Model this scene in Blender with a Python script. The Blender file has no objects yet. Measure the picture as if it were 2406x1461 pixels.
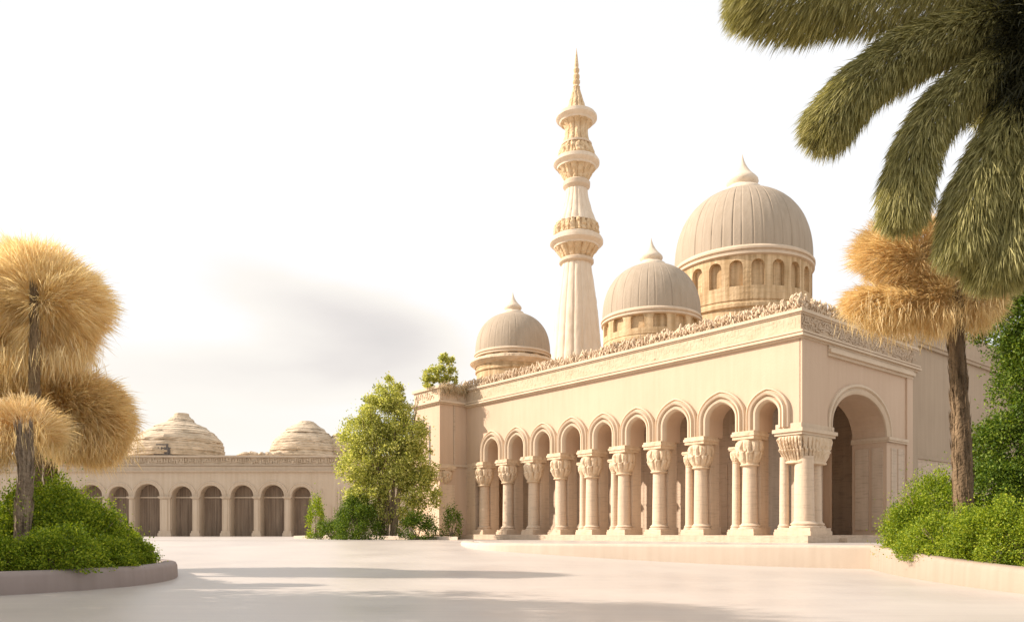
import bpy, math, random
import numpy as np
from mathutils import Vector, noise as mnoise

random.seed(7)
rng = np.random.default_rng(11)
PI = math.pi
scene = bpy.context.scene
COL = scene.collection

# ------------------------------------------------------------------ camera model used to read distances off the photograph
FPX, CX, HY, EYE = 1812.0, 1203.0, 1250.0, 1.0
def at(px, py, Y):
    return np.array(((px - CX) * Y / FPX, Y, EYE + (HY - py) * Y / FPX))
def zat(py, Y):
    return EYE + (HY - py) * Y / FPX

# ------------------------------------------------------------------ materials
def new_mat(name):
    m = bpy.data.materials.new(name); m.use_nodes = True
    nt = m.node_tree; nt.nodes.clear()
    out = nt.nodes.new('ShaderNodeOutputMaterial')
    return m, nt, out
def N(nt, typ, **kw):
    n = nt.nodes.new(typ)
    for k, v in kw.items():
        if k in n.inputs.keys(): n.inputs[k].default_value = v
        else: setattr(n, k, v)
    return n
def L(nt, a, b): nt.links.new(a, b)

def stone(name, c1, c2, scale=1.2, streak=0.35, bump=0.25, bscale=9.0, rough=0.85, carve=0.0, cscale=5.0, bands=0.0, scratch=0.0):
    m, nt, out = new_mat(name)
    b = N(nt, 'ShaderNodeBsdfPrincipled'); b.inputs['Roughness'].default_value = rough
    b.inputs['Specular IOR Level'].default_value = 0.25
    g = N(nt, 'ShaderNodeNewGeometry')
    n1 = N(nt, 'ShaderNodeTexNoise'); n1.inputs['Scale'].default_value = scale; n1.inputs['Detail'].default_value = 6
    L(nt, g.outputs['Position'], n1.inputs['Vector'])
    mp = N(nt, 'ShaderNodeMapping'); mp.inputs['Scale'].default_value = (3.2, 3.2, 0.22)
    L(nt, g.outputs['Position'], mp.inputs['Vector'])
    n2 = N(nt, 'ShaderNodeTexNoise'); n2.inputs['Scale'].default_value = 1.6; n2.inputs['Detail'].default_value = 5
    L(nt, mp.outputs[0], n2.inputs['Vector'])
    mx = N(nt, 'ShaderNodeMix', data_type='FLOAT'); mx.inputs[0].default_value = streak
    L(nt, n1.outputs['Fac'], mx.inputs[2]); L(nt, n2.outputs['Fac'], mx.inputs[3])
    cr = N(nt, 'ShaderNodeValToRGB')
    cr.color_ramp.elements[0].position = 0.34; cr.color_ramp.elements[0].color = (*c2, 1)
    cr.color_ramp.elements[1].position = 0.62; cr.color_ramp.elements[1].color = (*c1, 1)
    L(nt, mx.outputs[0], cr.inputs[0])
    col = cr.outputs[0]
    if scratch > 0:
        mp2 = N(nt, 'ShaderNodeMapping'); mp2.inputs['Scale'].default_value = (0.9, 0.9, 9.0)
        L(nt, g.outputs['Position'], mp2.inputs['Vector'])
        n5 = N(nt, 'ShaderNodeTexNoise'); n5.inputs['Scale'].default_value = 2.0; n5.inputs['Detail'].default_value = 4
        L(nt, mp2.outputs[0], n5.inputs['Vector'])
        r5 = N(nt, 'ShaderNodeValToRGB'); r5.color_ramp.elements[0].position = 0.36; r5.color_ramp.elements[0].color = (1 - scratch,) * 3 + (1,)
        r5.color_ramp.elements[1].position = 0.46; r5.color_ramp.elements[1].color = (1, 1, 1, 1)
        L(nt, n5.outputs['Fac'], r5.inputs[0])
        ml = N(nt, 'ShaderNodeMix', data_type='RGBA', blend_type='MULTIPLY'); ml.inputs[0].default_value = 1
        L(nt, col, ml.inputs[6]); L(nt, r5.outputs[0], ml.inputs[7]); col = ml.outputs[2]
    L(nt, col, b.inputs['Base Color'])
    n3 = N(nt, 'ShaderNodeTexNoise'); n3.inputs['Scale'].default_value = bscale; n3.inputs['Detail'].default_value = 8
    L(nt, g.outputs['Position'], n3.inputs['Vector'])
    bp = N(nt, 'ShaderNodeBump'); bp.inputs['Strength'].default_value = bump; bp.inputs['Distance'].default_value = 0.05
    L(nt, n3.outputs['Fac'], bp.inputs['Height'])
    last = bp
    if carve > 0:
        v = N(nt, 'ShaderNodeTexVoronoi', feature='SMOOTH_F1'); v.inputs['Scale'].default_value = cscale
        L(nt, g.outputs['Position'], v.inputs['Vector'])
        b2 = N(nt, 'ShaderNodeBump'); b2.inputs['Strength'].default_value = carve; b2.inputs['Distance'].default_value = 0.12
        L(nt, v.outputs['Distance'], b2.inputs['Height']); L(nt, bp.outputs[0], b2.inputs['Normal']); last = b2
    if bands > 0:
        w = N(nt, 'ShaderNodeTexWave', wave_type='BANDS', bands_direction='Z'); w.inputs['Scale'].default_value = 1.1
        w.inputs['Distortion'].default_value = 3.0; w.inputs['Detail'].default_value = 4
        L(nt, g.outputs['Position'], w.inputs['Vector'])
        b3 = N(nt, 'ShaderNodeBump'); b3.inputs['Strength'].default_value = bands; b3.inputs['Distance'].default_value = 0.1
        L(nt, w.outputs['Fac'], b3.inputs['Height']); L(nt, last.outputs[0], b3.inputs['Normal']); last = b3
    L(nt, last.outputs[0], b.inputs['Normal'])
    L(nt, b.outputs[0], out.inputs['Surface'])
    return m

def leafmat(name, cols, trans=0.35, tint=(1, 1, 0.6), clump=0.0):
    """cols: three linear colours; every leaf or blade takes its own mix."""
    m, nt, out = new_mat(name)
    g = N(nt, 'ShaderNodeNewGeometry')
    cr = N(nt, 'ShaderNodeValToRGB')
    e = cr.color_ramp.elements
    e[0].position = 0.0; e[0].color = (*cols[0], 1)
    e[1].position = 1.0; e[1].color = (*cols[2], 1)
    mid = e.new(0.5); mid.color = (*cols[1], 1)
    n1 = N(nt, 'ShaderNodeTexNoise'); n1.inputs['Scale'].default_value = 1.7; n1.inputs['Detail'].default_value = 3
    L(nt, g.outputs['Position'], n1.inputs['Vector'])
    mx = N(nt, 'ShaderNodeMix', data_type='FLOAT'); mx.inputs[0].default_value = clump
    L(nt, g.outputs['Random Per Island'], mx.inputs[2]); L(nt, n1.outputs['Fac'], mx.inputs[3])
    L(nt, mx.outputs[0], cr.inputs[0])
    d = N(nt, 'ShaderNodeBsdfPrincipled'); d.inputs['Roughness'].default_value = 0.55; d.inputs['Specular IOR Level'].default_value = 0.3
    t = N(nt, 'ShaderNodeBsdfTranslucent')
    tm = N(nt, 'ShaderNodeMix', data_type='RGBA', blend_type='MULTIPLY'); tm.inputs[0].default_value = 1.0
    tm.inputs[7].default_value = (*tint, 1)
    L(nt, cr.outputs[0], d.inputs['Base Color']); L(nt, cr.outputs[0], tm.inputs[6]); L(nt, tm.outputs[2], t.inputs['Color'])
    s = N(nt, 'ShaderNodeMixShader'); s.inputs[0].default_value = trans
    L(nt, d.outputs[0], s.inputs[1]); L(nt, t.outputs[0], s.inputs[2]); L(nt, s.outputs[0], out.inputs['Surface'])
    return m

M = {}
M['stone']   = stone('cream_limestone', (.56, .412, .292), (.515, .372, .26), .5, .5, .16, 14, carve=0)
M['wing']    = stone('dark_wing_limestone', (.41, .31, .215), (.36, .27, .185), .6, .6, .2, 12)  # darker limestone for the wing wall
M['stone2']  = stone('weathered_limestone', (.56, .435, .32), (.47, .36, .26), 1.5, .6, .3, 10, scratch=.16)
M['trim']    = stone('smooth_limestone_trim', (.60, .475, .345), (.53, .41, .29), 1.2, .4, .18, 16)
M['carved']  = stone('carved_limestone', (.64, .495, .345), (.55, .415, .275), 2.5, .2, .5, 12, carve=.55, cscale=4.5)
M['frieze']  = stone('relief_limestone', (.555, .425, .295), (.50, .375, .25), 2.5, .2, .25, 18, carve=.15, cscale=8)
M['relief']  = stone('deep_relief_limestone', (.52, .40, .285), (.45, .34, .235), 2.5, .2, .3, 18, carve=.3, cscale=9)
M['column']  = stone('column_limestone', (.63, .49, .355), (.55, .42, .30), 2.2, .7, .25, 12, scratch=.12)
M['dome']    = stone('grey_cream_dome_stone', (.385, .31, .23), (.34, .27, .195), 1.0, .75, .2, 10)
M['drum']    = stone('ochre_drum_stone', (.62, .45, .265), (.36, .235, .115), 1.6, .85, .5, 8, bands=.08, scratch=.12)
M['minaret'] = stone('minaret_limestone', (.68, .565, .435), (.60, .485, .355), 1.6, .6, .25, 10)
M['mincarv'] = stone('carved_minaret_limestone', (.64, .475, .295), (.50, .34, .18), 3.0, .3, .6, 9, carve=.6, cscale=5.5)
M['far']     = stone('far_arcade_stone', (.52, .425, .32), (.46, .365, .265), .7, .6, .3, 5)
M['farfrz']  = stone('far_relief_stone', (.50, .40, .29), (.37, .28, .19), 1.6, .2, .5, 4, carve=.5, cscale=3)
M['fardome'] = stone('layered_sandstone', (.62, .50, .36), (.47, .37, .255), .9, .1, .6, 4, bands=.3, scratch=.4)
M['grille']  = stone('brown_slatted_wood', (.33, .25, .18), (.22, .16, .115), 1.0, .9, .3, 6)
M['window']  = stone('dark_window_stone', (.16, .14, .125), (.11, .095, .085), 2.0, .5, .4, 8)
M['kerb']    = stone('pale_kerb_stone', (.545, .45, .355), (.50, .405, .315), 1.3, .65, .10, 10)
M['kerb_shaded']   = stone('shaded_kerb_stone', (.31, .25, .222), (.27, .215, .19), 1.3, .65, .12, 10)  # kerb stone darkened: the round planter's shade is put into the colour
M['bark']    = stone('fibrous_palm_bark', (.25, .17, .095), (.085, .055, .03), 3.0, .85, 1.0, 18)
M['bark2']   = stone('grey_palm_bark', (.33, .25, .17), (.15, .105, .07), 3.0, .85, 1.0, 18)
M['wood']    = stone('brown_branch_bark', (.24, .18, .11), (.12, .085, .05), 3.0, .6, .6, 18)
M['soil']    = stone('dark_planting_soil', (.07, .055, .035), (.03, .025, .015), 3.0, .1, .8, 12)
M['gold']    = leafmat('golden_dry_frond', [(.69, .51, .23), (.92, .745, .43), (.98, .88, .65)], .55, (1, .95, .78), .3)
M['gold2']   = leafmat('amber_dry_frond', [(.50, .35, .14), (.84, .655, .35), (.95, .81, .535)], .5, (1, .93, .72), .3)
M['heart']   = leafmat('shade_dark_frond', [(.012, .012, .005), (.03, .03, .011), (.07, .065, .022)], .1, (1, 1, .6), .2)  # near-black tone paints the deep shade inside the green crown
M['frond']   = leafmat('olive_palm_frond', [(.13, .125, .045), (.34, .315, .125), (.62, .55, .25)], .35, (1, 1, .6), .2)
M['shrub']   = leafmat('bright_green_leaf', [(.045, .09, .006), (.21, .30, .015), (.52, .55, .05)], .42, (1, 1, .35), .2)
M['hedge']   = leafmat('deep_green_leaf', [(.03, .07, .008), (.11, .18, .016), (.28, .34, .035)], .35, (1, 1, .35), .25)
M['tree']    = leafmat('olive_yellow_leaf', [(.13, .165, .03), (.48, .49, .11), (.88, .83, .34)], .5, (1, 1, .55), .15)
M['kerb2']   = stone('sun_offset_kerb_stone', (.385, .295, .225), (.345, .26, .195), 1.3, .65, .10, 10)  # same kerb stone, colour lowered to offset direct sun on this kerb
M['dry']     = leafmat('straw_trailing_leaf', [(.40, .30, .17), (.58, .46, .28), (.70, .58, .38)], .3, (1, .9, .7), .3)

def paving():
    m, nt, out = new_mat('polished_pale_paving')
    b = N(nt, 'ShaderNodeBsdfPrincipled')
    b.inputs['Specular IOR Level'].default_value = 0.3
    g = N(nt, 'ShaderNodeNewGeometry')
    n1 = N(nt, 'ShaderNodeTexNoise'); n1.inputs['Scale'].default_value = .45; n1.inputs['Detail'].default_value = 7
    L(nt, g.outputs['Position'], n1.inputs['Vector'])
    mp = N(nt, 'ShaderNodeMapping'); mp.inputs['Scale'].default_value = (.35, 5, 1)
    L(nt, g.outputs['Position'], mp.inputs['Vector'])
    n2 = N(nt, 'ShaderNodeTexNoise'); n2.inputs['Scale'].default_value = 1.0; n2.inputs['Detail'].default_value = 5
    L(nt, mp.outputs[0], n2.inputs['Vector'])
    mx = N(nt, 'ShaderNodeMix', data_type='FLOAT'); mx.inputs[0].default_value = .45
    L(nt, n1.outputs['Fac'], mx.inputs[2]); L(nt, n2.outputs['Fac'], mx.inputs[3])
    cr = N(nt, 'ShaderNodeValToRGB')
    cr.color_ramp.elements[0].position = .35; cr.color_ramp.elements[0].color = (.44, .39, .35, 1)
    cr.color_ramp.elements[1].position = .62; cr.color_ramp.elements[1].color = (.50, .445, .39, 1)
    L(nt, mx.outputs[0], cr.inputs[0])
    L(nt, cr.outputs[0], b.inputs['Base Color'])
    rr = N(nt, 'ShaderNodeMapRange'); rr.inputs['To Min'].default_value = .24; rr.inputs['To Max'].default_value = .5
    L(nt, n1.outputs['Fac'], rr.inputs['Value']); L(nt, rr.outputs[0], b.inputs['Roughness'])
    n3 = N(nt, 'ShaderNodeTexNoise'); n3.inputs['Scale'].default_value = 30; n3.inputs['Detail'].default_value = 6
    L(nt, g.outputs['Position'], n3.inputs['Vector'])
    bp = N(nt, 'ShaderNodeBump'); bp.inputs['Strength'].default_value = .08; bp.inputs['Distance'].default_value = .02
    L(nt, n3.outputs['Fac'], bp.inputs['Height']); L(nt, bp.outputs[0], b.inputs['Normal'])
    L(nt, b.outputs[0], out.inputs['Surface'])
    return m
M['paving'] = paving()

# ------------------------------------------------------------------ mesh helpers
class MB:
    def __init__(s): s.v, s.f = [], []
    def add(s, V, F):
        o = len(s.v); s.v.extend([tuple(map(float, p)) for p in V]); s.f.extend([tuple(i + o for i in f) for f in F]); return s
    def quad(s, a, b, c, d): return s.add((a, b, c, d), ((0, 1, 2, 3),))
    def box8(s, P): return s.add(P, ((0, 1, 2, 3), (7, 6, 5, 4), (0, 4, 5, 1), (1, 5, 6, 2), (2, 6, 7, 3), (3, 7, 4, 0)))
    def box(s, x0, x1, y0, y1, z0, z1, mp=None):
        P = [(x0, y0, z0), (x1, y0, z0), (x1, y1, z0), (x0, y1, z0), (x0, y0, z1), (x1, y0, z1), (x1, y1, z1), (x0, y1, z1)]
        if mp: P = [mp(*p) for p in P]
        return s.box8(P)
    def lathe(s, prof, n=48, mod=None, c=(0, 0, 0), cap=True):
        V, F = [], []
        for j, (r, z) in enumerate(prof):
            for i in range(n):
                a = 2 * PI * i / n
                rr = mod(r, a, z, j) if mod else r
                V.append((c[0] + rr * math.cos(a), c[1] + rr * math.sin(a), c[2] + z))
        for j in range(len(prof) - 1):
            for i in range(n):
                k = (i + 1) % n
                F.append((j * n + i, j * n + k, (j + 1) * n + k, (j + 1) * n + i))
        if cap:
            F.append(tuple(range(n))[::-1]); F.append(tuple((len(prof) - 1) * n + i for i in range(n)))
        return s.add(V, F)
    def tube(s, pts, rad, n=10, rough=0.0, seed=0.0):
        pts = [Vector(p) for p in pts]; V, F = [], []
        for j, p in enumerate(pts):
            t = (pts[min(j + 1, len(pts) - 1)] - pts[max(j - 1, 0)]).normalized()
            u = t.cross(Vector((0.3, 0.9, 0.1))).normalized(); w = t.cross(u)
            for i in range(n):
                a = 2 * PI * i / n
                r = rad[j]
                if rough: r *= 1 + rough * mnoise.noise(Vector((math.cos(a) * 3 + seed, math.sin(a) * 3, p.z * 1.3))) + rough * .8 * mnoise.noise(Vector((math.cos(a) * 7, math.sin(a) * 7 + seed, p.z * 4)))
                V.append(p + (u * math.cos(a) + w * math.sin(a)) * r)
        for j in range(len(pts) - 1):
            for i in range(n):
                k = (i + 1) % n
                F.append((j * n + i, j * n + k, (j + 1) * n + k, (j + 1) * n + i))
        F.append(tuple(range(n))); F.append(tuple((len(pts) - 1) * n + i for i in range(n)))
        return s.add(V, F)
    def arches(s, mp, u0, u1, z0, z1, D, ops, du=99.0, n=18, pt=0.0):
        """A thick wall pierced by arches. ops: (a0, a1, z_spring, rise, z_base). mp(u, z, d) places a point, d = depth from the front."""
        def solid(a, b, za, zb):
            k = max(1, int(math.ceil((b - a) / du)))
            for i in range(k):
                p, q = a + (b - a) * i / k, a + (b - a) * (i + 1) / k
                s.quad(mp(p, za, 0), mp(q, za, 0), mp(q, zb, 0), mp(p, zb, 0))
                s.quad(mp(p, za, D), mp(q, za, D), mp(q, zb, D), mp(p, zb, D))
                s.quad(mp(p, za, 0), mp(q, za, 0), mp(q, za, D), mp(p, za, D))
                s.quad(mp(p, zb, 0), mp(q, zb, 0), mp(q, zb, D), mp(p, zb, D))
        cur = u0
        for (a0, a1, zs, rise, zb) in ops:
            if a0 > cur: solid(cur, a0, z0, z1)
            c, h = (a0 + a1) / 2, (a1 - a0) / 2
            pts = [(c - h * math.cos(PI * i / n), zs + rise * (math.sin(PI * i / n) ** .92 + pt * (1 - abs(math.cos(PI * i / n))) ** 2)) for i in range(n + 1)]
            for (ua, za), (ub, zb2) in zip(pts[:-1], pts[1:]):
                for d in (0, D): s.quad(mp(ua, za, d), mp(ub, zb2, d), mp(ub, z1, d), mp(ua, z1, d))
                s.quad(mp(ua, za, 0), mp(ub, zb2, 0), mp(ub, zb2, D), mp(ua, za, D))
                s.quad(mp(ua, z1, 0), mp(ub, z1, 0), mp(ub, z1, D), mp(ua, z1, D))
            if zs > zb:
                for u in (a0, a1): s.quad(mp(u, zb, 0), mp(u, zs, 0), mp(u, zs, D), mp(u, zb, D))
            if zb > z0 + 1e-6: solid(a0, a1, z0, zb)
            cur = a1
        if u1 > cur: solid(cur, u1, z0, z1)
        for u in (u0, u1): s.quad(mp(u, z0, 0), mp(u, z1, 0), mp(u, z1, D), mp(u, z0, D))
        return s
    def archband(s, mp, c, zs, zb, prof, a, b, n=22, pt=0.0):
        """Sweep prof [(extra radius, proud)] along a stilted arch of half-width a and rise b."""
        path = [(PI, zb)] + [(PI - PI * i / n, None) for i in range(n + 1)] + [(0, zb)]
        rows = []
        for th, zz in path:
            row = []
            for e, pr in prof:
                u = c + (a + e) * math.cos(th)
                z = zz if zz is not None else zs + (b + e) * (max(0.0, math.sin(th)) ** .92 + pt * (1 - abs(math.cos(th))) ** 2)
                row.append(mp(u, z, -pr))
            rows.append(row)
        k = len(prof); V = [p for r in rows for p in r]; F = []
        for j in range(len(rows) - 1):
            for i in range(k - 1): F.append((j * k + i, j * k + i + 1, (j + 1) * k + i + 1, (j + 1) * k + i))
        F.append(tuple(range(k))); F.append(tuple((len(rows) - 1) * k + i for i in range(k)))
        return s.add(V, F)
    def blob(s, c, r, rot, n=7):
        m = [-1, -.7, 0, .7, 1]; V = []
        ca, sa, cb, sb = math.cos(rot[0]), math.sin(rot[0]), math.cos(rot[1]), math.sin(rot[1])
        for z in m:
            q = math.sqrt(max(.02, 1 - z * z))
            for i in range(n):
                a = 2 * PI * i / n
                x, y, w = r[0] * q * math.cos(a), r[1] * q * math.sin(a), r[2] * z
                x, w = x * cb + w * sb, -x * sb + w * cb
                x, y = x * ca - y * sa, x * sa + y * ca
                V.append((c[0] + x, c[1] + y, c[2] + w))
        F = []
        for j in range(4):
            for i in range(n):
                k = (i + 1) % n; F.append((j * n + i, j * n + k, (j + 1) * n + k, (j + 1) * n + i))
        F.append(tuple(range(n))); F.append(tuple(4 * n + i for i in range(n)))
        return s.add(V, F)

def link_mesh(name, me, mat, parent=None, loc=(0, 0, 0)):
    me.materials.append(mat)
    o = bpy.data.objects.new(name, me); COL.objects.link(o)
    o.location = loc
    if parent: o.parent = parent
    return o
def root_of(o):
    p = Vector((0, 0, 0))
    while o is not None: p += o.location; o = o.parent
    return p
def build(name, mb, mat, parent=None, loc=(0, 0, 0), world=False, smooth=False, angle=None):
    """world=True: the vertices are world coordinates and get moved into the parent's frame."""
    V = np.array(mb.v, dtype=float)
    if world:
        o = root_of(parent) if parent else Vector(loc)
        V = V - np.array(o)
        if parent: loc = (0, 0, 0)
    me = bpy.data.meshes.new(name)
    me.from_pydata(V.tolist(), [], mb.f); me.validate(); me.update()
    if smooth:
        me.polygons.foreach_set('use_smooth', [True] * len(me.polygons))
        if angle is not None:
            try: me.set_sharp_from_angle(angle=math.radians(angle))
            except Exception: pass
    return link_mesh(name, me, mat, parent, loc)
def npmesh(name, V, faces_per, nv, mat, parent=None, world=True):
    """V: (n*nv,3); faces_per: list of index tuples repeated for each n."""
    n = len(V) // nv
    if world and parent: V = V - np.array(root_of(parent))
    loops = np.concatenate([np.array(f) for f in faces_per])
    tot = np.array([len(f) for f in faces_per])
    L_ = (loops[None, :] + (np.arange(n) * nv)[:, None]).ravel().astype(np.int32)
    T_ = np.tile(tot, n).astype(np.int32)
    S_ = np.concatenate([[0], np.cumsum(T_)[:-1]]).astype(np.int32)
    me = bpy.data.meshes.new(name)
    me.vertices.add(len(V)); me.vertices.foreach_set('co', V.astype(np.float32).ravel())
    me.loops.add(len(L_)); me.loops.foreach_set('vertex_index', L_)
    me.polygons.add(len(T_)); me.polygons.foreach_set('loop_start', S_)
    try: me.polygons.foreach_set('loop_total', T_)
    except Exception: pass
    me.update(calc_edges=True); me.validate()
    return link_mesh(name, me, mat, parent)
def tag(o, label=None, cat=None, group=None, kind=None):
    if label: o['label'] = label
    if cat: o['category'] = cat
    if group: o['group'] = group
    if kind: o['kind'] = kind
    return o
def thing(name, loc, label, cat, group=None):
    o = bpy.data.objects.new(name, None); COL.objects.link(o); o.location = loc; o.empty_display_size = .3
    return tag(o, label, cat, group)
def dup(o, parent, loc):
    c = o.copy(); COL.objects.link(c); c.parent = parent; c.location = loc
    for ch in list(o.children):
        d = ch.copy(); COL.objects.link(d); d.parent = c
    return c

def unit(v): return v / np.maximum(1e-9, np.linalg.norm(v, axis=-1, keepdims=True))
def rdir(n):
    return unit(rng.normal(size=(n, 3)))

def blades(base, d, length, width, droop):
    """Thin tapering blades that bend; returns 5 verts each."""
    n = len(base)
    length = np.broadcast_to(length, (n,))[:, None]; width = np.broadcast_to(width, (n,))[:, None]; droop = np.broadcast_to(droop, (n,))[:, None]
    d = unit(d); side = unit(np.cross(d, rdir(n)))
    g = np.array((0, 0, -1.0))
    mid = base + d * length * .5 + g * length * droop * .18
    tip = base + d * length * .92 + g * length * droop * .62
    V = np.stack([base - side * width * .4, base + side * width * .4, mid + side * width * .5, mid - side * width * .5, tip], 1)
    return V.reshape(-1, 3)
BLADE_F = [(0, 1, 2, 3), (3, 2, 4)]
def leaves(c, size, up=0.25, nrm=None, spread=.9):
    n = len(c)
    d = rdir(n) + np.array((0, 0, up))
    if nrm is not None: d = d * spread + nrm * .6
    d = unit(d); side = unit(np.cross(d, rdir(n))); nm = np.cross(d, side)
    size = np.broadcast_to(size, (n,))[:, None]
    V = np.stack([c, c + d * size * .5 + side * size * .3 + nm * size * .1, c + d * size, c + d * size * .5 - side * size * .3 + nm * size * .1], 1)
    return V.reshape(-1, 3)
LEAF_F = [(0, 1, 2), (0, 2, 3)]

def path_at(P, t):
    """Catmull-like smooth interpolation along the points P, t in 0..1 (arrays)."""
    P = np.asarray(P, float); k = len(P) - 1
    x = np.clip(t, 0, 1) * k; i = np.minimum(x.astype(int), k - 1); f = (x - i)[:, None]
    p1, p2 = P[i], P[i + 1]; p0, p3 = P[np.maximum(i - 1, 0)], P[np.minimum(i + 2, k)]
    q = .5 * ((2 * p1) + (-p0 + p2) * f + (2 * p0 - 5 * p1 + 4 * p2 - p3) * f ** 2 + (-p0 + 3 * p1 - 3 * p2 + p3) * f ** 3)
    dq = .5 * ((-p0 + p2) + 2 * (2 * p0 - 5 * p1 + 4 * p2 - p3) * f + 3 * (-p0 + 3 * p1 - 3 * p2 + p3) * f ** 2)
    return q, unit(dq)
def plume(P, half, n, wid, droop=.55, along=.75, taper=True, jit=.06):
    """A bushy frond: blades leave the spine on all sides, sweep toward the tip and hang."""
    t = rng.random(n) ** .85
    q, T = path_at(P, t)
    r = rdir(n); r = unit(r - T * np.sum(r * T, 1, keepdims=True))
    d = unit(r + T * along * (0.6 + .8 * rng.random((n, 1))))
    ln = half * (0.65 + .5 * rng.random(n)) * 1.15
    if taper: ln = ln * np.clip(.55 + 1.6 * t, 0, 1) * np.clip(1.25 - .35 * t, 0, 1)
    q = q + rdir(n) * half * jit + r * (half * .35 * rng.random((n, 1)))
    return blades(q, d, ln, wid * (0.7 + .6 * rng.random(n)), droop * (0.6 + .8 * rng.random(n)))
def spine_tube(mb, P, r0, r1, k=14):
    q, _ = path_at(P, np.linspace(0, 1, k))
    mb.tube([tuple(p) for p in q], [r0 + (r1 - r0) * i / (k - 1) for i in range(k)], 6)

# ------------------------------------------------------------------ world, sun, camera
SUN_EL, SUN_AZ = math.radians(33), math.radians(-88)     # azimuth clockwise from +Y
to_sun = Vector((math.sin(SUN_AZ) * math.cos(SUN_EL), math.cos(SUN_AZ) * math.cos(SUN_EL), math.sin(SUN_EL)))
w = bpy.data.worlds.new('World'); scene.world = w; w.use_nodes = True
nt = w.node_tree; nt.nodes.clear()
wo = nt.nodes.new('ShaderNodeOutputWorld'); bg = nt.nodes.new('ShaderNodeBackground'); bg.inputs['Strength'].default_value = 0.1
sky = nt.nodes.new('ShaderNodeTexSky'); sky.sky_type = 'NISHITA'; sky.sun_disc = False
sky.sun_elevation = SUN_EL; sky.sun_rotation = SUN_AZ; sky.dust_density = 3.0; sky.air_density = 1.0
def mth(op, a, b=None, c=None):
    n = nt.nodes.new('ShaderNodeMath'); n.operation = op
    for i, x in enumerate((a, b, c)):
        if x is None: continue
        if isinstance(x, (int, float)): n.inputs[i].default_value = x
        else: nt.links.new(x, n.inputs[i])
    return n.outputs[0]
tc = nt.nodes.new('ShaderNodeTexCoord'); sp = nt.nodes.new('ShaderNodeSeparateXYZ')
nt.links.new(tc.outputs['Generated'], sp.inputs[0])
az = mth('ARCTAN2', sp.outputs['X'], sp.outputs['Y'])
el = mth('ARCSINE', sp.outputs['Z'])
cn = nt.nodes.new('ShaderNodeTexNoise'); cn.inputs['Scale'].default_value = 5.0; cn.inputs['Detail'].default_value = 6
cmp_ = nt.nodes.new('ShaderNodeMapping'); cmp_.inputs['Scale'].default_value = (1, 1, 3)
nt.links.new(tc.outputs['Generated'], cmp_.inputs[0]); nt.links.new(cmp_.outputs[0], cn.inputs['Vector'])
wob = mth('MULTIPLY', mth('SUBTRACT', cn.outputs['Fac'], .5), .55)
def streak(px, py, tilt, hl, hw, soft, up=1.0):
    """One soft cloud streak: centre and half sizes given as pixel angles, turned into azimuth and elevation."""
    a0 = math.atan2(px - CX, FPX); e0 = math.asin((HY - py) / math.sqrt((px - CX) ** 2 + FPX ** 2 + (HY - py) ** 2))
    c, s = math.cos(tilt), math.sin(tilt)
    da, de = mth('SUBTRACT', az, a0), mth('SUBTRACT', el, e0)
    u = mth('DIVIDE', mth('ADD', mth('MULTIPLY', da, c), mth('MULTIPLY', de, s)), hl / FPX)
    v = mth('DIVIDE', mth('SUBTRACT', mth('MULTIPLY', de, c), mth('MULTIPLY', da, s)), hw / FPX)
    if up != 1.0: v = mth('ADD', v, mth('MULTIPLY', mth('MAXIMUM', v, 0.0), up - 1.0))
    d = mth('SQRT', mth('ADD', mth('MULTIPLY', u, u), mth('MULTIPLY', v, v)))
    d = mth('ADD', d, wob)
    mr = nt.nodes.new('ShaderNodeMapRange'); mr.interpolation_type = 'SMOOTHSTEP'
    mr.inputs['From Min'].default_value = 1.0; mr.inputs['From Max'].default_value = soft
    nt.links.new(d, mr.inputs['Value']); return mr.outputs[0]
k1 = streak(800, 735, math.radians(-15), 520, 160, -.3, 1.7)
k2 = streak(660, 865, math.radians(5), 600, 100, -.4)
k3 = streak(900, 800, math.radians(-6), 330, 170, -.3)
k4 = streak(420, 990, 0.0, 1000, 210, -.2)
cl = mth('MINIMUM', mth('ADD', mth('ADD', mth('MULTIPLY', k4, .20), mth('MULTIPLY', k1, .46)), mth('ADD', mth('MULTIPLY', k2, .38), mth('MULTIPLY', k3, .42))), 1.0)
veil = nt.nodes.new('ShaderNodeValToRGB'); ve = veil.color_ramp.elements
ve[0].position = 0; ve[0].color = (5.35, 5.35, 5.4, 1)
ve[1].position = 1; ve[1].color = (3.45, 3.25, 3.15, 1)
q = ve.new(.18); q.color = (5.25, 4.95, 4.55, 1)
q = ve.new(.5); q.color = (4.45, 4.15, 3.9, 1)
nt.links.new(cl, veil.inputs[0])
add = nt.nodes.new('ShaderNodeMix'); add.data_type = 'RGBA'; add.blend_type = 'MIX'; add.inputs[0].default_value = .92
nt.links.new(sky.outputs[0], add.inputs[6]); nt.links.new(veil.outputs[0], add.inputs[7])
nt.links.new(add.outputs[2], bg.inputs['Color']); nt.links.new(bg.outputs[0], wo.inputs[0])

sl = bpy.data.lights.new('sun', 'SUN'); sl.energy = 3.8; sl.angle = math.radians(.6); sl.color = (1, .88, .77)
so = bpy.data.objects.new('sun', sl); COL.objects.link(so); so.location = (-60, 0, 60)
so.rotation_euler = (-to_sun).to_track_quat('-Z', 'Y').to_euler()

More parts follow.
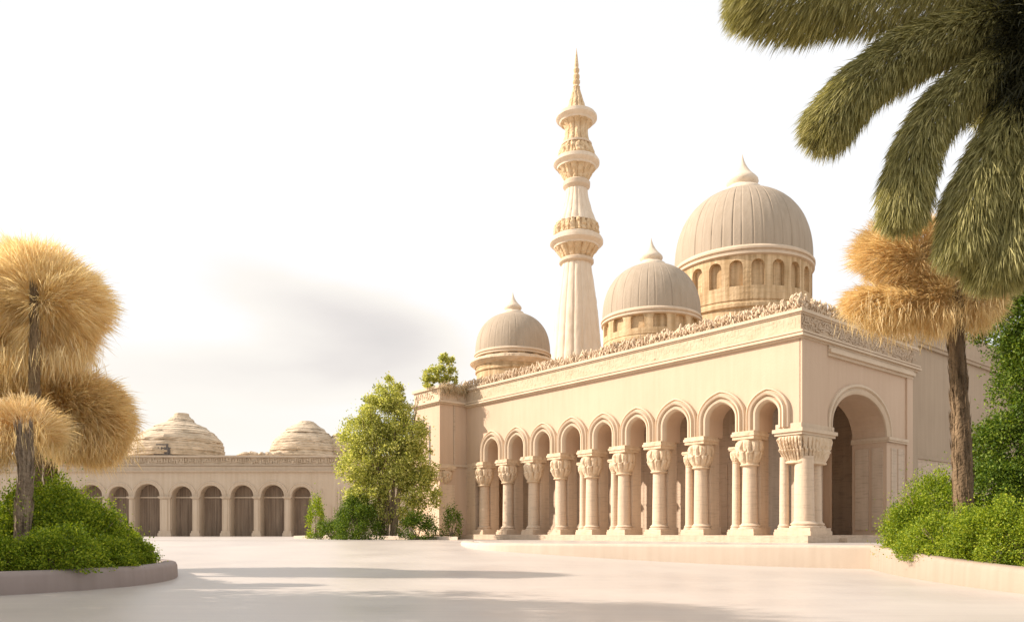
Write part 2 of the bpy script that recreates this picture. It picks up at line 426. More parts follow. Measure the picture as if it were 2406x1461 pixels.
cam = bpy.data.cameras.new('camera'); cam.lens = 36 * FPX / 2406; cam.sensor_width = 36
cam.shift_y = (HY - 730.5) / 2406; cam.clip_end = 4000; cam.clip_start = .1
co = bpy.data.objects.new('camera', cam); COL.objects.link(co); co.location = (0, 0, EYE); co.rotation_euler = (PI / 2, 0, 0)
scene.camera = co
scene.view_settings.view_transform = 'Standard'; scene.view_settings.look = 'None'
scene.view_settings.exposure = 1.0; scene.view_settings.gamma = 1.0; scene.view_settings.use_curve_mapping = False
scene.cycles.max_bounces = 8; scene.cycles.diffuse_bounces = 5; scene.cycles.transmission_bounces = 4

# ------------------------------------------------------------------ ground
TZ = .63                                   # level of the upper pavement
def sstep(x, a, b):
    t = min(1, max(0, (x - a) / (b - a))); return t * t * (3 - 2 * t)
def gz(x, y):
    r = .62 * sstep(y, 14, 33)
    k = 1 - sstep(x, -3, 10.5)
    if x > -1.2 and y > 21: return min(r * k, .5)
    return r * k if x > -3 else r
def ground():
    xs = sorted(set([-600, -250, -120, -70, -45] + [-30 + .75 * i for i in range(0, 81)] + [32, 36, 45, 70, 120, 250, 600]))
    ys = sorted(set([-60, -20, -6, 0] + [2 + .75 * i for i in range(0, 60)] + [50, 60, 75, 100, 160, 300, 700, 1500]))
    mb = MB(); V = []
    for y in ys:
        for x in xs: V.append((x, y, gz(x, y)))
    n = len(xs); F = []
    for j in range(len(ys) - 1):
        for i in range(n - 1): F.append((j * n + i, j * n + i + 1, (j + 1) * n + i + 1, (j + 1) * n + i))
    mb.add(V, F)
    return build('ground', mb, M['paving'], smooth=True)
tag(ground(), 'pale polished stone courtyard rising gently toward the far arcade', 'ground', kind='structure')

# upper pavement: slab in front of and under the mosque
def slab(name, poly, z0, z1, mat, parent=None, bev=0):
    mb = MB(); n = len(poly)
    mb.add([(x, y, z1) for x, y in poly] + [(x, y, z0) for x, y in poly], [tuple(range(n))] + [(i, (i + 1) % n, n + (i + 1) % n, n + i) for i in range(n)])
    return build(name, mb, mat, parent, world=True)
pv = slab('pavement', [(-.2, 26.8), (1.4, 25.7), (4.2, 24.5), (7.2, 23.2), (10.15, 21.95), (11.6, 21.9), (30, 21.9), (60, 30), (60, 90), (-60, 90), (-60, 36), (-3.0, 34.6), (-1.4, 33), (-1.0, 28.6)], -.2, TZ, M['paving'])
tag(pv, 'raised pale stone pavement in front of the mosque columns', 'pavement', kind='structure')

def sweep_curb(path, tops, width, zb, rnd=.09):
    """A kerb with rounded shoulders swept along a plan path; tops = height per point."""
    mb = MB(); n = len(path); rows = []
    for i in range(n):
        p = np.array(path[i]); a = np.array(path[max(0, i - 1)]); b = np.array(path[min(n - 1, i + 1)])
        t = (b - a) / np.linalg.norm(b - a); nrm = np.array((t[1], -t[0]))
        zt = tops[i]; row = []
        for (o, z) in ((0, zb), (-.012, zb + .12), (0, zt - rnd), (rnd * .3, zt - rnd * .3), (rnd, zt), (width - rnd, zt), (width - rnd * .3, zt - rnd * .3), (width, zt - rnd), (width, zb)):
            q = p + nrm * o; wv = .006 * mnoise.noise(Vector((q[0] * 2, q[1] * 2, z)))
            row.append((q[0] + wv, q[1] + wv, z + wv))
        rows.append(row)
    k = 9; V = [p for r in rows for p in r]; F = []
    for j in range(n - 1):
        for i in range(k - 1): F.append((j * k + i, j * k + i + 1, (j + 1) * k + i + 1, (j + 1) * k + i))
    F.append(tuple(range(k))); F.append(tuple((n - 1) * k + i for i in range(k)))
    mb.add(V, F); return mb
def smooth_path(P, m):
    q, _ = path_at(np.array(P, float), np.linspace(0, 1, m)); return q.tolist()

# low retaining wall along the edge of the upper pavement
rw = thing('retaining_wall', (5.3, 22.65, 0), 'low cream stone wall along the front edge of the mosque pavement', 'wall')
pth = smooth_path([(-1.6, 33.0), (-1.3, 28.5), (-.5, 26.5), (1.2, 25.35), (4, 24.1), (7, 22.8), (9.0, 21.95), (10.25, 21.42)], 60)[::-1]
def flip(path): return [tuple(p) for p in path][::-1]
mb = sweep_curb(flip(pth), [TZ + .012] * 60, .55, -.25)
build('wall_body', mb, M['kerb'], rw, world=True, smooth=True, angle=50)

# ------------------------------------------------------------------ planters
def planter(name, label, path, tops, width, zb, mat, soil_poly, soil_z):
    root = thing(name, (path[len(path) // 2][0], path[len(path) // 2][1], 0), label, 'planter')
    build('kerb', sweep_curb(path, tops, width, zb), mat, root, world=True, smooth=True, angle=50)
    mb = MB(); n = len(soil_poly)
    mb.add([(x, y, soil_z) for x, y in soil_poly], [tuple(range(n))])
    build('soil', mb, M['soil'], root, world=True)
    return root
lc, lr = (-11.5, 15.2), 4.5
lp = [(lc[0] + lr * math.cos(a), lc[1] + lr * math.sin(a)) for a in np.linspace(math.radians(-130), math.radians(160), 80)][::-1]
# travel so that the kerb's width lies inside the circle
planter('planter', 'round planter with shade-darkened kerb under the three golden palms', lp[::-1] if False else lp, [.37] * 80, .34, -.1, M['kerb_shaded'],
        [(lc[0] + (lr - .3) * math.cos(a), lc[1] + (lr - .3) * math.sin(a)) for a in np.linspace(0, 2 * PI, 40)[:-1]], .3)
rp = smooth_path([(10.35, 22.8), (9.95, 21.6), (9.25, 19.2), (8.76, 17.1), (8.43, 14.73), (8.33, 12.58), (8.6, 10.2), (9.8, 8.3), (12.5, 7.6), (17, 7.6)], 90)
rtop = np.interp(np.linspace(0, 1, 90), [0, .11, .22, .33, .44, .56, 1], [TZ + .014, TZ + .014, .61, .56, .47, .41, .38]).tolist()
soilR = [(10.7, 22.3), (9.8, 19.8), (9.2, 17), (8.8, 14.7), (8.7, 12.6), (9, 10.4), (10, 8.7), (12.5, 8), (24, 8), (24, 22.3)]
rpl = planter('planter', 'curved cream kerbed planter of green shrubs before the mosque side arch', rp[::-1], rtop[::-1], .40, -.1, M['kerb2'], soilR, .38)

# ------------------------------------------------------------------ the mosque
C0 = np.array((10.29, 27.5)); D1 = np.array((-.636, .772)); D2 = np.array((.772, .636))
def F(t, s, z):
    p = C0 + D1 * t + D2 * s; return (p[0], p[1], z)
def fl(t, s, z): return F(t, s, z)                       # left (long) facade: u = t, depth = s
mapL = lambda u, z, d: F(u, d, z)
mapR = lambda u, z, d: F(d, u, z)
PZ, CAPZ, WT = .89, 4.80, 8.97
mosque = thing('mosque', (C0[0], C0[1], TZ), 'large cream stone mosque with three ribbed domes and an arcade of nine arches', 'mosque')
colT = [0.10, 2.20, 4.45, 6.60, 8.60, 10.60, 12.70, 14.70, 16.75, 18.80]
TE = 20.2                                                # far end of the long facade
ops = []
for i in range(9):
    a0, a1 = colT[i] + .47, colT[i + 1] - .47
    if i == 0: a0 = .84
    ops.append((a0, a1, 5.36, min(.62, (a1 - a0) / 2 * 1.02), CAPZ))
mb = MB()
mb.arches(mapL, 0.0, TE, CAPZ, 7.92, 1.0, ops, pt=.08)
build('facade_wall', mb, M['stone'], mosque, world=True)
for i, t in enumerate(colT[1:]):
    mb = MB(); mb.box(t - .31, t + .31, .42, .98, PZ, CAPZ + .01, fl)
    mb.box(t - .36, t + .36, .37, 1.03, PZ, PZ + .32, fl)
    build('pier', mb, M['column'], mosque, world=True)
mb = MB(); mb.box(19.35, TE, .0, .98, PZ, CAPZ + .01, fl)
build('pier', mb, M['column'], mosque, world=True)
for i, (a0, a1, zs, rise, zb) in enumerate(ops):
    c, a = (a0 + a1) / 2, (a1 - a0) / 2
    half = min(c - colT[i] if i else 1.0, colT[i + 1] - c)
    w_ = max(.28, half - a - .014)
    pr = [(-.018, -.05), (-.018, .012), (0, .03), (.03, .065), (.09, .075), (.125, .03), (.14, .03), (.17, .10), (.225, .115), (.27, .05), (.285, .05), (.31, .085), (.345, .07), (.365, -.02)]
    k = w_ / .365
    mb = MB().archband(mapL, c, zs, CAPZ, [(e * k, p * 1.9) for e, p in pr], a, rise, pt=.08)
    build('arch_moulding', mb, M['trim'], mosque, world=True, smooth=True, angle=40)
# arcade inside: floor plinth, back wall with pilasters, vaulted ceiling
mb = MB(); mb.box(-.42, TE, -.52, 12, TZ - .05, PZ, fl); mb.box(-.62, .62, -.60, 2.5, TZ - .05, PZ - .012, fl)
build('plinth', mb, M['stone2'], mosque, world=True)
mb = MB(); mb.box(3.6, TE, 2.7, 3.0, PZ, 7.0, fl); mb.box(3.6, 3.9, 3.0, 9.2, PZ, 7.0, fl)
build('inner_wall', mb, M['stone2'], mosque, world=True)
for t in [4.1] + colT[2:]:
    mb = MB(); mb.box(t - .26, t + .26, 2.56, 2.70, PZ, 5.6, fl); mb.box(t - .31, t + .31, 2.50, 2.70, PZ, PZ + .4, fl); mb.box(t - .31, t + .31, 2.5, 2.7, 4.6, 4.9, fl)
    build('pilaster', mb, M['stone2'], mosque, world=True)
for i in range(2, 9):
    mb = MB(); a, b = colT[i] + .38, colT[i + 1] - .38
    mb.box(a, b, 2.655, 2.70, 4.12, 4.2, fl); mb.box(a + .1, b - .1, 2.67, 2.70, PZ + .1, 3.9, fl)
    mb.box((a + b) / 2 - .02, (a + b) / 2 + .02, 2.66, 2.70, PZ + .1, 3.9, fl)
    build('wall_panel', mb, M['stone2'], mosque, world=True)
mb = MB(); mb.box(.05, TE, .95, 2.72, 6.6, 6.9, fl); mb.box(.05, 3.7, 2.72, 9.2, 7.0, 7.3, fl)
build('ceiling', mb, M['stone2'], mosque, world=True)

# columns: built once, then copied
def square_mod(pw):
    def f(r, a, z, j):
        return r * (abs(math.cos(a)) ** pw + abs(math.sin(a)) ** pw) ** (-1 / pw)
    return f
ROT = math.atan2(D1[1], D1[0])
def rotz(V, a):
    c, s = math.cos(a), math.sin(a); return [(x * c - y * s, x * s + y * c, z) for x, y, z in V]
def carved_capital(R, H, seed, lobes=8, pw=2, stretch=None):
    mb = MB()
    key = [(.60, 0), (.68, .02), (.68, .05), (.60, .07), (.64, .10), (.76, .17), (.88, .28), (.96, .40), (1.0, .52), (1.0, .62), (.94, .70), (.84, .755), (.86, .77)]
    if stretch: key = [(.72, 0), (.79, .02), (.79, .06), (.75, .08), (.80, .14), (.87, .26), (.93, .40), (.97, .54), (1.0, .66), (.98, .74), (.96, .77)]
    prof = []
    for (r0, h0), (r1, h1) in zip(key[:-1], key[1:]):
        m = max(1, int((h1 - h0) / .022))
        for i in range(m): prof.append((R * (r0 + (r1 - r0) * i / m), H * (h0 + (h1 - h0) * i / m)))
    prof.append((R * key[-1][0], H * key[-1][1]))
    def mod(r, a, z, j):
        h = z / H
        if h < .085 or h > .735: return r * ((abs(math.cos(a)) ** pw + abs(math.sin(a)) ** pw) ** (-1 / pw) if pw > 2 else 1)
        w = math.sin(PI * (h - .085) / .65) ** .6
        tier = lobes * a + (PI / 2 if h > .42 else 0)
        leaf = abs(math.cos(tier / 2)) ** .55
        vein = abs(math.cos(tier)) ** 3
        curl = ((h - .085) % .33) / .33
        curl = curl ** 2 * (1 if curl < .93 else .2)
        return r * (1 + w * ((.13 if stretch else .20) * (leaf - 1) + .07 * curl * leaf - .03 * vein + .05 * mnoise.noise(Vector((a * 9 + seed, h * 14, seed))))) * ((abs(math.cos(a)) ** pw + abs(math.sin(a)) ** pw) ** (-1 / pw) if pw > 2 else 1)
    mb.lathe(prof, 20 * max(lobes, 6), mod)
    if stretch: mb.v = rotz([(x * stretch[0], y * stretch[1], z) for x, y, z in mb.v], ROT); return mb
    mb.box(-R * .88, R * .88, -R * .88, R * .88, H * .77, H * .86); mb.box(-R * .95, R * .95, -R * .95, R * .95, H * .86, H * .94); mb.box(-R * .89, R * .89, -R * .89, R * .89, H * .94, H)
    mb.v = rotz(mb.v, ROT); return mb
def column_base(R, H):
    mb = MB()
    mb.box(-R * 1.62, R * 1.62, -R * 1.62, R * 1.62, 0, H * .30); mb.box(-R * 1.5, R * 1.5, -R * 1.5, R * 1.5, H * .30, H * .52)
    mb.lathe([(R * 1.48, H * .52), (R * 1.5, H * .57), (R * 1.46, H * .64), (R * 1.3, H * .68), (R * 1.26, H * .72), (R * 1.36, H * .76), (R * 1.36, H * .83), (R * 1.2, H * .88), (R * 1.1, H * .95), (R * 1.05, H)], 32, cap=False)
    mb.v = rotz(mb.v, ROT); return mb
def shaft(R, z0, z1, flute=.012):
    prof = [(R * 1.03, z0)] + [(R * (1.02 - .10 * (i / 12) ** 1.3), z0 + (z1 - z0) * i / 12) for i in range(13)]
    def mod(r, a, z, j): return r * (1 + flute * mnoise.noise(Vector((math.cos(a) * 2.4, math.sin(a) * 2.4, z * .25))))
    return MB().lathe(prof, 40, mod)
def make_column(R, HB, HC, ztot, seed, capR, lobes=8, cap=True):
    sh = build('column', shaft(R, HB, ztot - HC), M['column'], mosque, smooth=True, angle=60)
    if cap: build('capital', carved_capital(capR, HC, seed, lobes), M['carved'], sh, loc=(0, 0, ztot - HC), smooth=True, angle=38)
    build('base', column_base(R, HB), M['column'], sh, smooth=True, angle=35)
    return sh
def rel(t, s, z): p = F(t, s, z); return (p[0] - C0[0], p[1] - C0[1], z - TZ)
HT = CAPZ - PZ
proto = make_column(.285, .45, 1.30, HT, 1.0, .53, 9)
proto.location = rel(colT[1], .20, PZ)
protoB = make_column(.28, .45, 1.26, HT, 5.3, .525, 10); protoB.location = rel(colT[2], .20, PZ)
for i in range(3, 10):
    dup(proto if i % 2 else protoB, mosque, rel(colT[i], .20, PZ))
cc = make_column(.35, .52, .75, HT - .30, 2.2, .60, 9, False); cc.location = rel(.16, .52, PZ)      # the heavy corner column
cs = make_column(.30, .52, .75, HT - .30, 3.2, .52, 9, False); cs.location = rel(.42, 1.62, PZ)
jam = make_column(.165, .42, .75, HT - .30, 4.4, .30, 6, False); jam.location = rel(.80, .26, PZ)
jam2 = make_column(.155, .42, .62, HT - .52, 6.4, .235, 6); jam2.location = rel(colT[1] + .60, .20, PZ)
for i in (2, 4, 5): dup(jam2, mosque, rel(colT[i] + .60, .22, PZ))
build('capital', carved_capital(1.0, 1.30, 6.1, 30, 7, (.55, 1.17)), M['carved'], mosque, loc=rel(.44, 1.08, CAPZ - .30 - 1.01), smooth=True, angle=38)
mb = MB(); mb.box(-.10, .98, -.10, 2.28, CAPZ - .30, CAPZ - .20, fl); mb.box(-.16, 1.04, -.16, 2.34, CAPZ - .20, CAPZ - .07, fl); mb.box(-.07, .95, -.07, 2.24, CAPZ - .07, CAPZ + .12, fl)
build('abacus', mb, M['trim'], mosque, world=True)
mb = MB(); mb.box(.35, .95, 1.0, 2.2, PZ, CAPZ - .3, fl)
build('pier', mb, M['stone2'], mosque, world=True)

# right (short) facade with the one wide arch
mb = MB(); mb.arches(mapR, 1.0, 8.9, PZ - .0, 7.92, 1.45, [(2.2, 6.63, 4.95, 1.46, PZ)], n=28)
# the strip under the corner block is carried by the columns, so only its upper part stays
mb = MB(); mb.arches(mapR, 1.001, 2.2, CAPZ + .0, 7.919, 1.0, [])
mb.arches(mapR, 2.2, 8.9, PZ, 7.92, 1.45, [(2.2, 6.63, 4.95, 1.46, PZ)], n=28)
build('side_wall', mb, M['stone'], mosque, world=True)
mb = MB().archband(mapR, 4.415, 4.95, 4.72, [(-.015, -.05), (-.015, .02), (.05, .06), (.14, .09), (.18, .02), (.22, .02), (.27, .10), (.36, .08), (.38, -.02)], 2.215, 1.46, 30)
build('arch_moulding', mb, M['trim'], mosque, world=True, smooth=True, angle=40)
mb = MB(); mb.box(-.06, .05, .0, 1.77, CAPZ + .12, 7.92, fl)
build('pilaster', mb, M['stone'], mosque, world=True)
mb = MB(); mb.box(-.075, .05, 8.35, 8.9, PZ, 7.92, fl)
build('pilaster', mb, M['stone'], mosque, world=True)
mb = MB(); mb.box(-.10, 1.5, 6.60, 8.36, 4.72, 4.80, fl); mb.box(-.14, 1.48, 6.57, 8.36, 4.80, 4.92, fl)
build('impost', mb, M['trim'], mosque, world=True)
mb = MB()
for a, b in ((7.0, 7.5), (7.62, 8.2)): mb.box(-.03, .05, a, b, PZ + .3, 4.5, fl)
for a, b in ((.15, .6), (.75, 1.3)): mb.box(a, b, 6.58, 6.66, PZ + .2, 4.5, fl)
build('wall_panel', mb, M['stone2'], mosque, world=True)
mb = MB(); mb.box(-.10, .05, 1.78, 8.9, 7.55, 7.66, fl); mb.box(-.2, .05, 1.78, 8.9, 7.66, 7.80, fl); mb.box(-.12, .05, 1.78, 8.9, 7.80, 7.90, fl)
build('string_course', mb, M['trim'], mosque, world=True)
mb = MB(); mb.box(-.9, -.1, 1.6, 8.0, TZ - .04, PZ - .10, fl)
build('step', mb, M['stone2'], mosque, world=True)

# cornice, frieze, coping, cresting round both fronts
EN = 20.75
def ring(mb, o, z0, z1, d=.6):
    mb.box(-o, EN, -o, d, z0, z1, fl); mb.box(-o, d, d, 9.3 + o, z0, z1, fl); return mb
mb = ring(MB(), .10, 7.92, 7.99); ring(mb, .20, 7.99, 8.07); ring(mb, .11, 8.07, 8.12); ring(mb, .17, 8.12, 8.19)
build('cornice', mb, M['trim'], mosque, world=True)
mb = ring(MB(), .015, 8.19, 8.80)
rr = random.Random(3)
def carve_run(mb, pos, length, z0, z1, depth, dens):
    u = .05
    while u < length - .1:
        wv = rr.uniform(.03, .09)
        h0, h1 = sorted((rr.uniform(z0, z1), rr.uniform(z0, z1)))
        if h1 - h0 < .12: h1 = min(z1, h0 + .16)
        mb.box8([pos(u, -.0, h0), pos(u + wv, -.0, h0), pos(u + wv, .05, h0), pos(u, .05, h0), pos(u, -depth, h1), pos(u + wv, -depth, h1), pos(u + wv, .05, h1), pos(u, .05, h1)])
        if rr.random() < .6:
            hz = rr.uniform(z0, z1 - .08); ln = rr.uniform(.12, .3)
            P = [pos(u, -depth * .8, hz), pos(u + ln, -depth * .8, hz), pos(u + ln, .05, hz), pos(u, .05, hz), pos(u, -depth * .8, hz + .05), pos(u + ln, -depth * .8, hz + .05), pos(u + ln, .05, hz + .05), pos(u, .05, hz + .05)]
            mb.box8(P)
        u += wv + rr.uniform(.02, .10) / dens
carve_run(mb, lambda u, d, z: F(u, d - .015, z), EN, 8.24, 8.76, .008, .7)
build('frieze', mb, M['frieze'], mosque, world=True)
mb = MB(); carve_run(mb, lambda u, d, z: F(d - .015, u, z), 9.3, 8.22, 8.78, .035, 4.0)
carve_run(mb, lambda u, d, z: F(d - .015, u, z), 9.3, 8.22, 8.78, .055, 2.0)
build('frieze', mb, M['relief'], mosque, world=True)
mb = ring(MB(), .06, 8.80, 8.86); ring(mb, .12, 8.86, WT, .62)
build('coping', mb, M['trim'], mosque, world=True)
mb = MB()
def crest_run(mb, pos, length, d0, d1, per_m, hmax):
    for _ in range(int(length * per_m)):
        u, d = rr.uniform(0, length), rr.uniform(d0, d1)
        lim = hmax * (.85 + .3 * mnoise.noise(Vector((u * 2.7, d, 0))))
        z = WT + rr.random() ** 1.2 * lim
        sz = rr.uniform(.045, .10)
        mb.blob(pos(u, d, z), (sz * .55, sz * .35, sz * rr.uniform(.9, 1.7)), (rr.uniform(0, PI), rr.uniform(-.9, .9)), 6)
crest_run(mb, lambda u, d, z: F(u, d, z), EN, -.05, .42, 170, .50)
crest_run(mb, lambda u, d, z: F(d, u, z), 9.3, -.05, .42, 190, .60)
build('cresting', mb, M['carved'], mosque, world=True, smooth=True)
# roofs and hall block behind
mb = MB(); mb.box(.3, EN, .3, 9.2, 8.6, 8.9, fl); mb.box(.3, EN, 9.0, 9.3, TZ, 8.62, fl)
mb.box(5, 17, 9.2, 19.5, TZ, 9.9, fl)
build('roof', mb, M['stone2'], mosque, world=True)

# projecting block at the far end of the arcade
t0, t1, s0 = 20.2, 22.75, -1.78
mb = MB(); mb.box(t0, t1, s0, 9.0, TZ - .05, 8.0, fl)
build('end_block', mb, M['stone'], mosque, world=True)
mb = MB(); mb.box(t0 - .10, t1 + .10, s0 - .10, 9.0, 8.0, 8.08, fl); mb.box(t0 - .2, t1 + .2, s0 - .2, 9.0, 8.08, 8.18, fl); mb.box(t0 - .02, t1 + .02, s0 - .02, 9, 8.18, 8.85, fl); mb.box(t0 - .12, t1 + .12, s0 - .12, 9, 8.85, 9.0, fl)
build('cornice', mb, M['trim'], mosque, world=True)
mb = MB()
carve_run(mb, lambda u, d, z: F(t0 - .02 - d * 0 + d, s0 + u, z), 2.0, 8.24, 8.8, .06, 1.2)
carve_run(mb, lambda u, d, z: F(t0 + u, s0 - .02 + d, z), 2.5, 8.24, 8.8, .04, 1.2)
build('frieze', mb, M['frieze'], mosque, world=True)
mb = MB(); mb.box(t0 - .14, t0 + .85, s0 - .14, s0 + .9, PZ, 3.6, fl); mb.box(t0 - .16, t0 + .95, s0 - .16, s0 + 1.0, PZ, PZ + .4, fl)
build('pilaster', mb, M['column'], mosque, world=True)
mb = MB(); mb.box(t0 - .08, t1, s0 - .08, 0, 4.62, 4.74, fl)
build('impost', mb, M['trim'], mosque, world=True)
cap = carved_capital(.60, 1.1, 8.8, 8)
build('capital', cap, M['carved'], mosque, loc=rel(t0 + .36, s0 + .38, 3.55), smooth=True, angle=38)
mb = MB(); mb.box(t0 + .9, t0 + 1.06, s0 - .012, s0 + .1, 4.75, 6.9, fl)
build('slit_window', mb, M['window'], mosque, world=True)
mb = MB(); mb.box(t0 + 1.55, t0 + 2.2, s0 - .012, s0 + .1, 6.6, 7.3, fl)
build('slit_window', mb, M['window'], mosque, world=True)
mb = MB(); mb.box(t0 - .05, t0 + .02, .9 + s0, 1.0 + s0, 4.75, 8.0, fl)
build('pilaster', mb, M['stone2'], mosque, world=True)

# wing wall receding on the right
mb = MB(); mb.box(-.05, .6, 8.9, 9.45, TZ - .05, 10.2, fl); mb.box(.22, .9, 9.45, 26, TZ - .05, 10.6, fl)
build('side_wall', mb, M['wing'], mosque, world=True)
mb = MB(); mb.box(.13, .3, 9.45, 26, 4.25, 4.4, fl); mb.box(.16, .3, 9.45, 26, 3.1, 3.2, fl); mb.box(.10, .3, 9.45, 26, 9.2, 9.35, fl); mb.box(.05, .3, 9.45, 26, 9.35, 9.5, fl)
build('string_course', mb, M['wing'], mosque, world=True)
mb = MB(); mb.box(.19, .3, 9.45, 26, TZ, 4.25, fl)
rr2 = random.Random(5)
for i in range(44):
    a = rr2.uniform(9.5, 25); z = rr2.uniform(1.0, 4.0); mb.box(.19 - rr2.uniform(.01, .05), .25, a, a + rr2.uniform(.4, 1.3), z, z + rr2.uniform(.1, .35), fl)
build('dado', mb, M['stone2'], mosque, world=True)

# domes
def dome_mesh(R, H, grooves, seed):
    r = random.Random(seed)
    amp = [r.uniform(.3, 1.0) * (1 if i % 2 == 0 else .55) for i in range(grooves)]
    off = [r.uniform(-.28, .28) for i in range(grooves)]
    nseg = grooves * 18
    prof = []
    for i in range(41):
        f = i / 40; h = H * math.sin(f * PI / 2) ** 1.0 if i else 0
        rad = R * max(0, 1 - (h / H) ** 2.45) ** (1 / 2.2)
        if i == 40: rad = R * .01
        prof.append((rad, h))
    def mod(rd, a, z, j):
        g = a / (2 * PI) * grooves; k = int(round(g)) % grooves
        dd = (g - round(g)) - off[k] * .3
        cut = amp[k] * math.exp(-(dd / .055) ** 2)
        fl_ = .010 * math.cos(2 * PI * g)
        wv = .5 + .5 * mnoise.noise(Vector((k * 3.1, z * .8, seed)))
        return rd * (1 - .026 * cut * wv * 1.3 + fl_ * .12)
    return MB().lathe(prof, nseg, mod)
def drum_mesh(R, z0, zt, zb, zs, n_op, frac):
    """Ring wall pierced by arched niches round a solid core."""
    mb = MB(); U = 2 * PI * R; st = U / n_op
    mp = lambda u, z, d: ((R - d) * math.cos(u / R), (R - d) * math.sin(u / R), z)
    ops_ = [(i * st + st * (1 - frac) / 2, (i + 1) * st - st * (1 - frac) / 2, zs, st * frac * .52, zb) for i in range(n_op)]
    mb.arches(mp, 0, U, z0, zt, R * .10, ops_, du=st * .2, n=10)
    mb.lathe([(R * .93, z0), (R * .93, zt)], 72)
    return mb
def add_dome(t, s, px, ysp, R, scale, groov, seed, zbase, nop, H=1.15, ndrum=.34):
    """scale = metres per photograph pixel at the dome; ysp = springing height."""
    p = F(t, s, 0)
    loc = (p[0] - C0[0], p[1] - C0[1], ysp - TZ)
    d = build('dome', dome_mesh(R, R * H, groov, seed), M['dome'], mosque, loc=loc, smooth=True, angle=60)
    # finial
    k = R / 156.0; zt = R * H
    prof = [(50, -7), (48, 0), (44, 5), (33, 9), (31, 13), (34, 17), (37, 22), (36, 28), (31, 34), (25, 40), (19, 47), (13.5, 55), (8.5, 64), (4.5, 74), (2, 83), (.4, 90)]
    build('finial', MB().lathe([(r * k, zt + z * k * 1.0) for r, z in prof], 40), M['minaret'], d, smooth=True, angle=50)
    # ring mouldings
    m = MB().lathe([(R * .99, .02 * R), (R * 1.012, .0), (R * 1.03, -.02 * R), (R * 1.03, -.05 * R), (R * 1.005, -.06 * R), (R * 1.0, -.075 * R), (R * 1.02, -.085 * R), (R * 1.02, -.115 * R), (R * .985, -.13 * R), (R * .9, -.13 * R)], 96, cap=False)
    build('ring_moulding', m, M['trim'], d, smooth=True, angle=40)
    dz = zbase - ysp
    h = -.13 * R
    m = drum_mesh(R * .985, h - ndrum * 1.45 * R, h - .002, h - ndrum * R, h - ndrum * .36 * R, nop, .62)
    build('drum', m, M['drum'], d)
    if h - ndrum * 1.45 * R > dz:
        lo = h - ndrum * 1.45 * R + .01
        m = MB().lathe([(R * .97, dz), (R * .965, lo - .12 * R), (R * 1.0, lo - .1 * R), (R * 1.0, lo - .05 * R), (R * .975, lo - .03 * R), (R * .975, lo)], 72, cap=False)
        rr3 = random.Random(seed)
        build('drum_base', m, M['drum'], d, smooth=True, angle=40)
    return d
def ts(px, Y):
    q = np.array(((px - CX) * Y / FPX, Y)) - C0; return float(q @ D1), float(q @ D2)
Yb = 44.0; t, s = ts(1744, Yb); add_dome(t, s, 1744, zat(632, Yb), 156 * Yb / FPX, Yb / FPX, 44, 3, 9.8, 21, ndrum=.42)
Yb = 38.0; t, s = ts(1530, Yb); add_dome(t, s, 1530, zat(752, Yb), 114 * Yb / FPX, Yb / FPX, 38, 5, 8.85, 14, 1.12, .26)
Yb = 45.0; t, s = ts(1205, Yb); d3 = add_dome(t, s, 1205, zat(834, Yb), 88 * Yb / FPX, Yb / FPX, 34, 9, 8.85, 14, 1.10, .20)
# carved collar under the small far dome
Rm = 88 * Yb / FPX
m = MB().lathe([(Rm * 1.0, -.16 * Rm), (Rm * 1.12, -.20 * Rm), (Rm * 1.14, -.27 * Rm), (Rm * 1.06, -.34 * Rm), (Rm * 1.0, -.38 * Rm)], 72, cap=False)
build('collar', m, M['carved'], d3, smooth=True, angle=50)

# ------------------------------------------------------------------ the minaret
MY = 52.0; MP = at(1354.5, HY, MY)
mn = thing('minaret', (MP[0], MP[1], TZ), 'tall slender cream minaret with three carved balconies and a pointed spire', 'minaret')
KM = MY / FPX / 1.8735
def mz(Yz): return zat(Yz / 1.8735 + 80, MY) - TZ
def refine(pr, step=9):
    out = []
    for (ra, ya), (rb, yb) in zip(pr[:-1], pr[1:]):
        m = max(1, int(abs(yb - ya) / step))
        for i in range(m): out.append((ra + (rb - ra) * i / m, ya + (yb - ya) * i / m))
    out.append(pr[-1]); return out
def mpart(name, pr, mat, lobes=0, amp=0.0, nz=0.0, n=96, octo=0.0, step=9, pw=.5):
    pr = [(r * KM, mz(y)) for r, y in refine(pr, step)]
    def mod(r, a, z, j):
        f = 1.0
        if lobes: f += amp * (abs(math.cos(lobes * a / 2)) ** pw - .6)
        if octo:
            q = (a % (PI / 4)) - PI / 8; f *= (1 - octo) + octo * math.cos(PI / 8) / math.cos(q)
        if nz: f += nz * mnoise.noise(Vector((math.cos(a) * 5, math.sin(a) * 5, z * 2.6))) + nz * .7 * mnoise.noise(Vector((math.cos(a) * 13, math.sin(a) * 13, z * 6)))
        return r * f
    return build(name, MB().lathe(pr, n, mod), mat, mn, smooth=True, angle=28)
gy = (HY - 80 - 1.0) * 0 + (1250 + (.37) * FPX / MY - 80) * 1.8735
mpart('shaft', [(132, gy), (112, 1430), (108, 1400), (103, 1340), (96, 1260), (87, 1180), (76, 1100), (66, 1035), (64, 1018)], M['minaret'], 16, .045, .014, 128, 0, 12)
mpart('ring_moulding', [(60, 1020), (70, 1016), (76, 1010), (76, 999), (70, 994), (62, 992)], M['trim'])
mpart('corbel', [(62, 993), (68, 985), (74, 972), (86, 957), (94, 945)], M['mincarv'], 16, .10, .05, 128, 0, 5)
mpart('balcony', [(88, 947), (98, 946), (100, 938), (108, 934), (117, 926), (117, 914), (112, 911), (112, 904), (103, 902), (100, 896), (90, 895)], M['minaret'], 0, 0, .006)
mpart('carved_band', [(90, 897), (97, 893), (97, 880), (95, 858), (90, 840)], M['mincarv'], 24, .09, .09, 144, 0, 4)
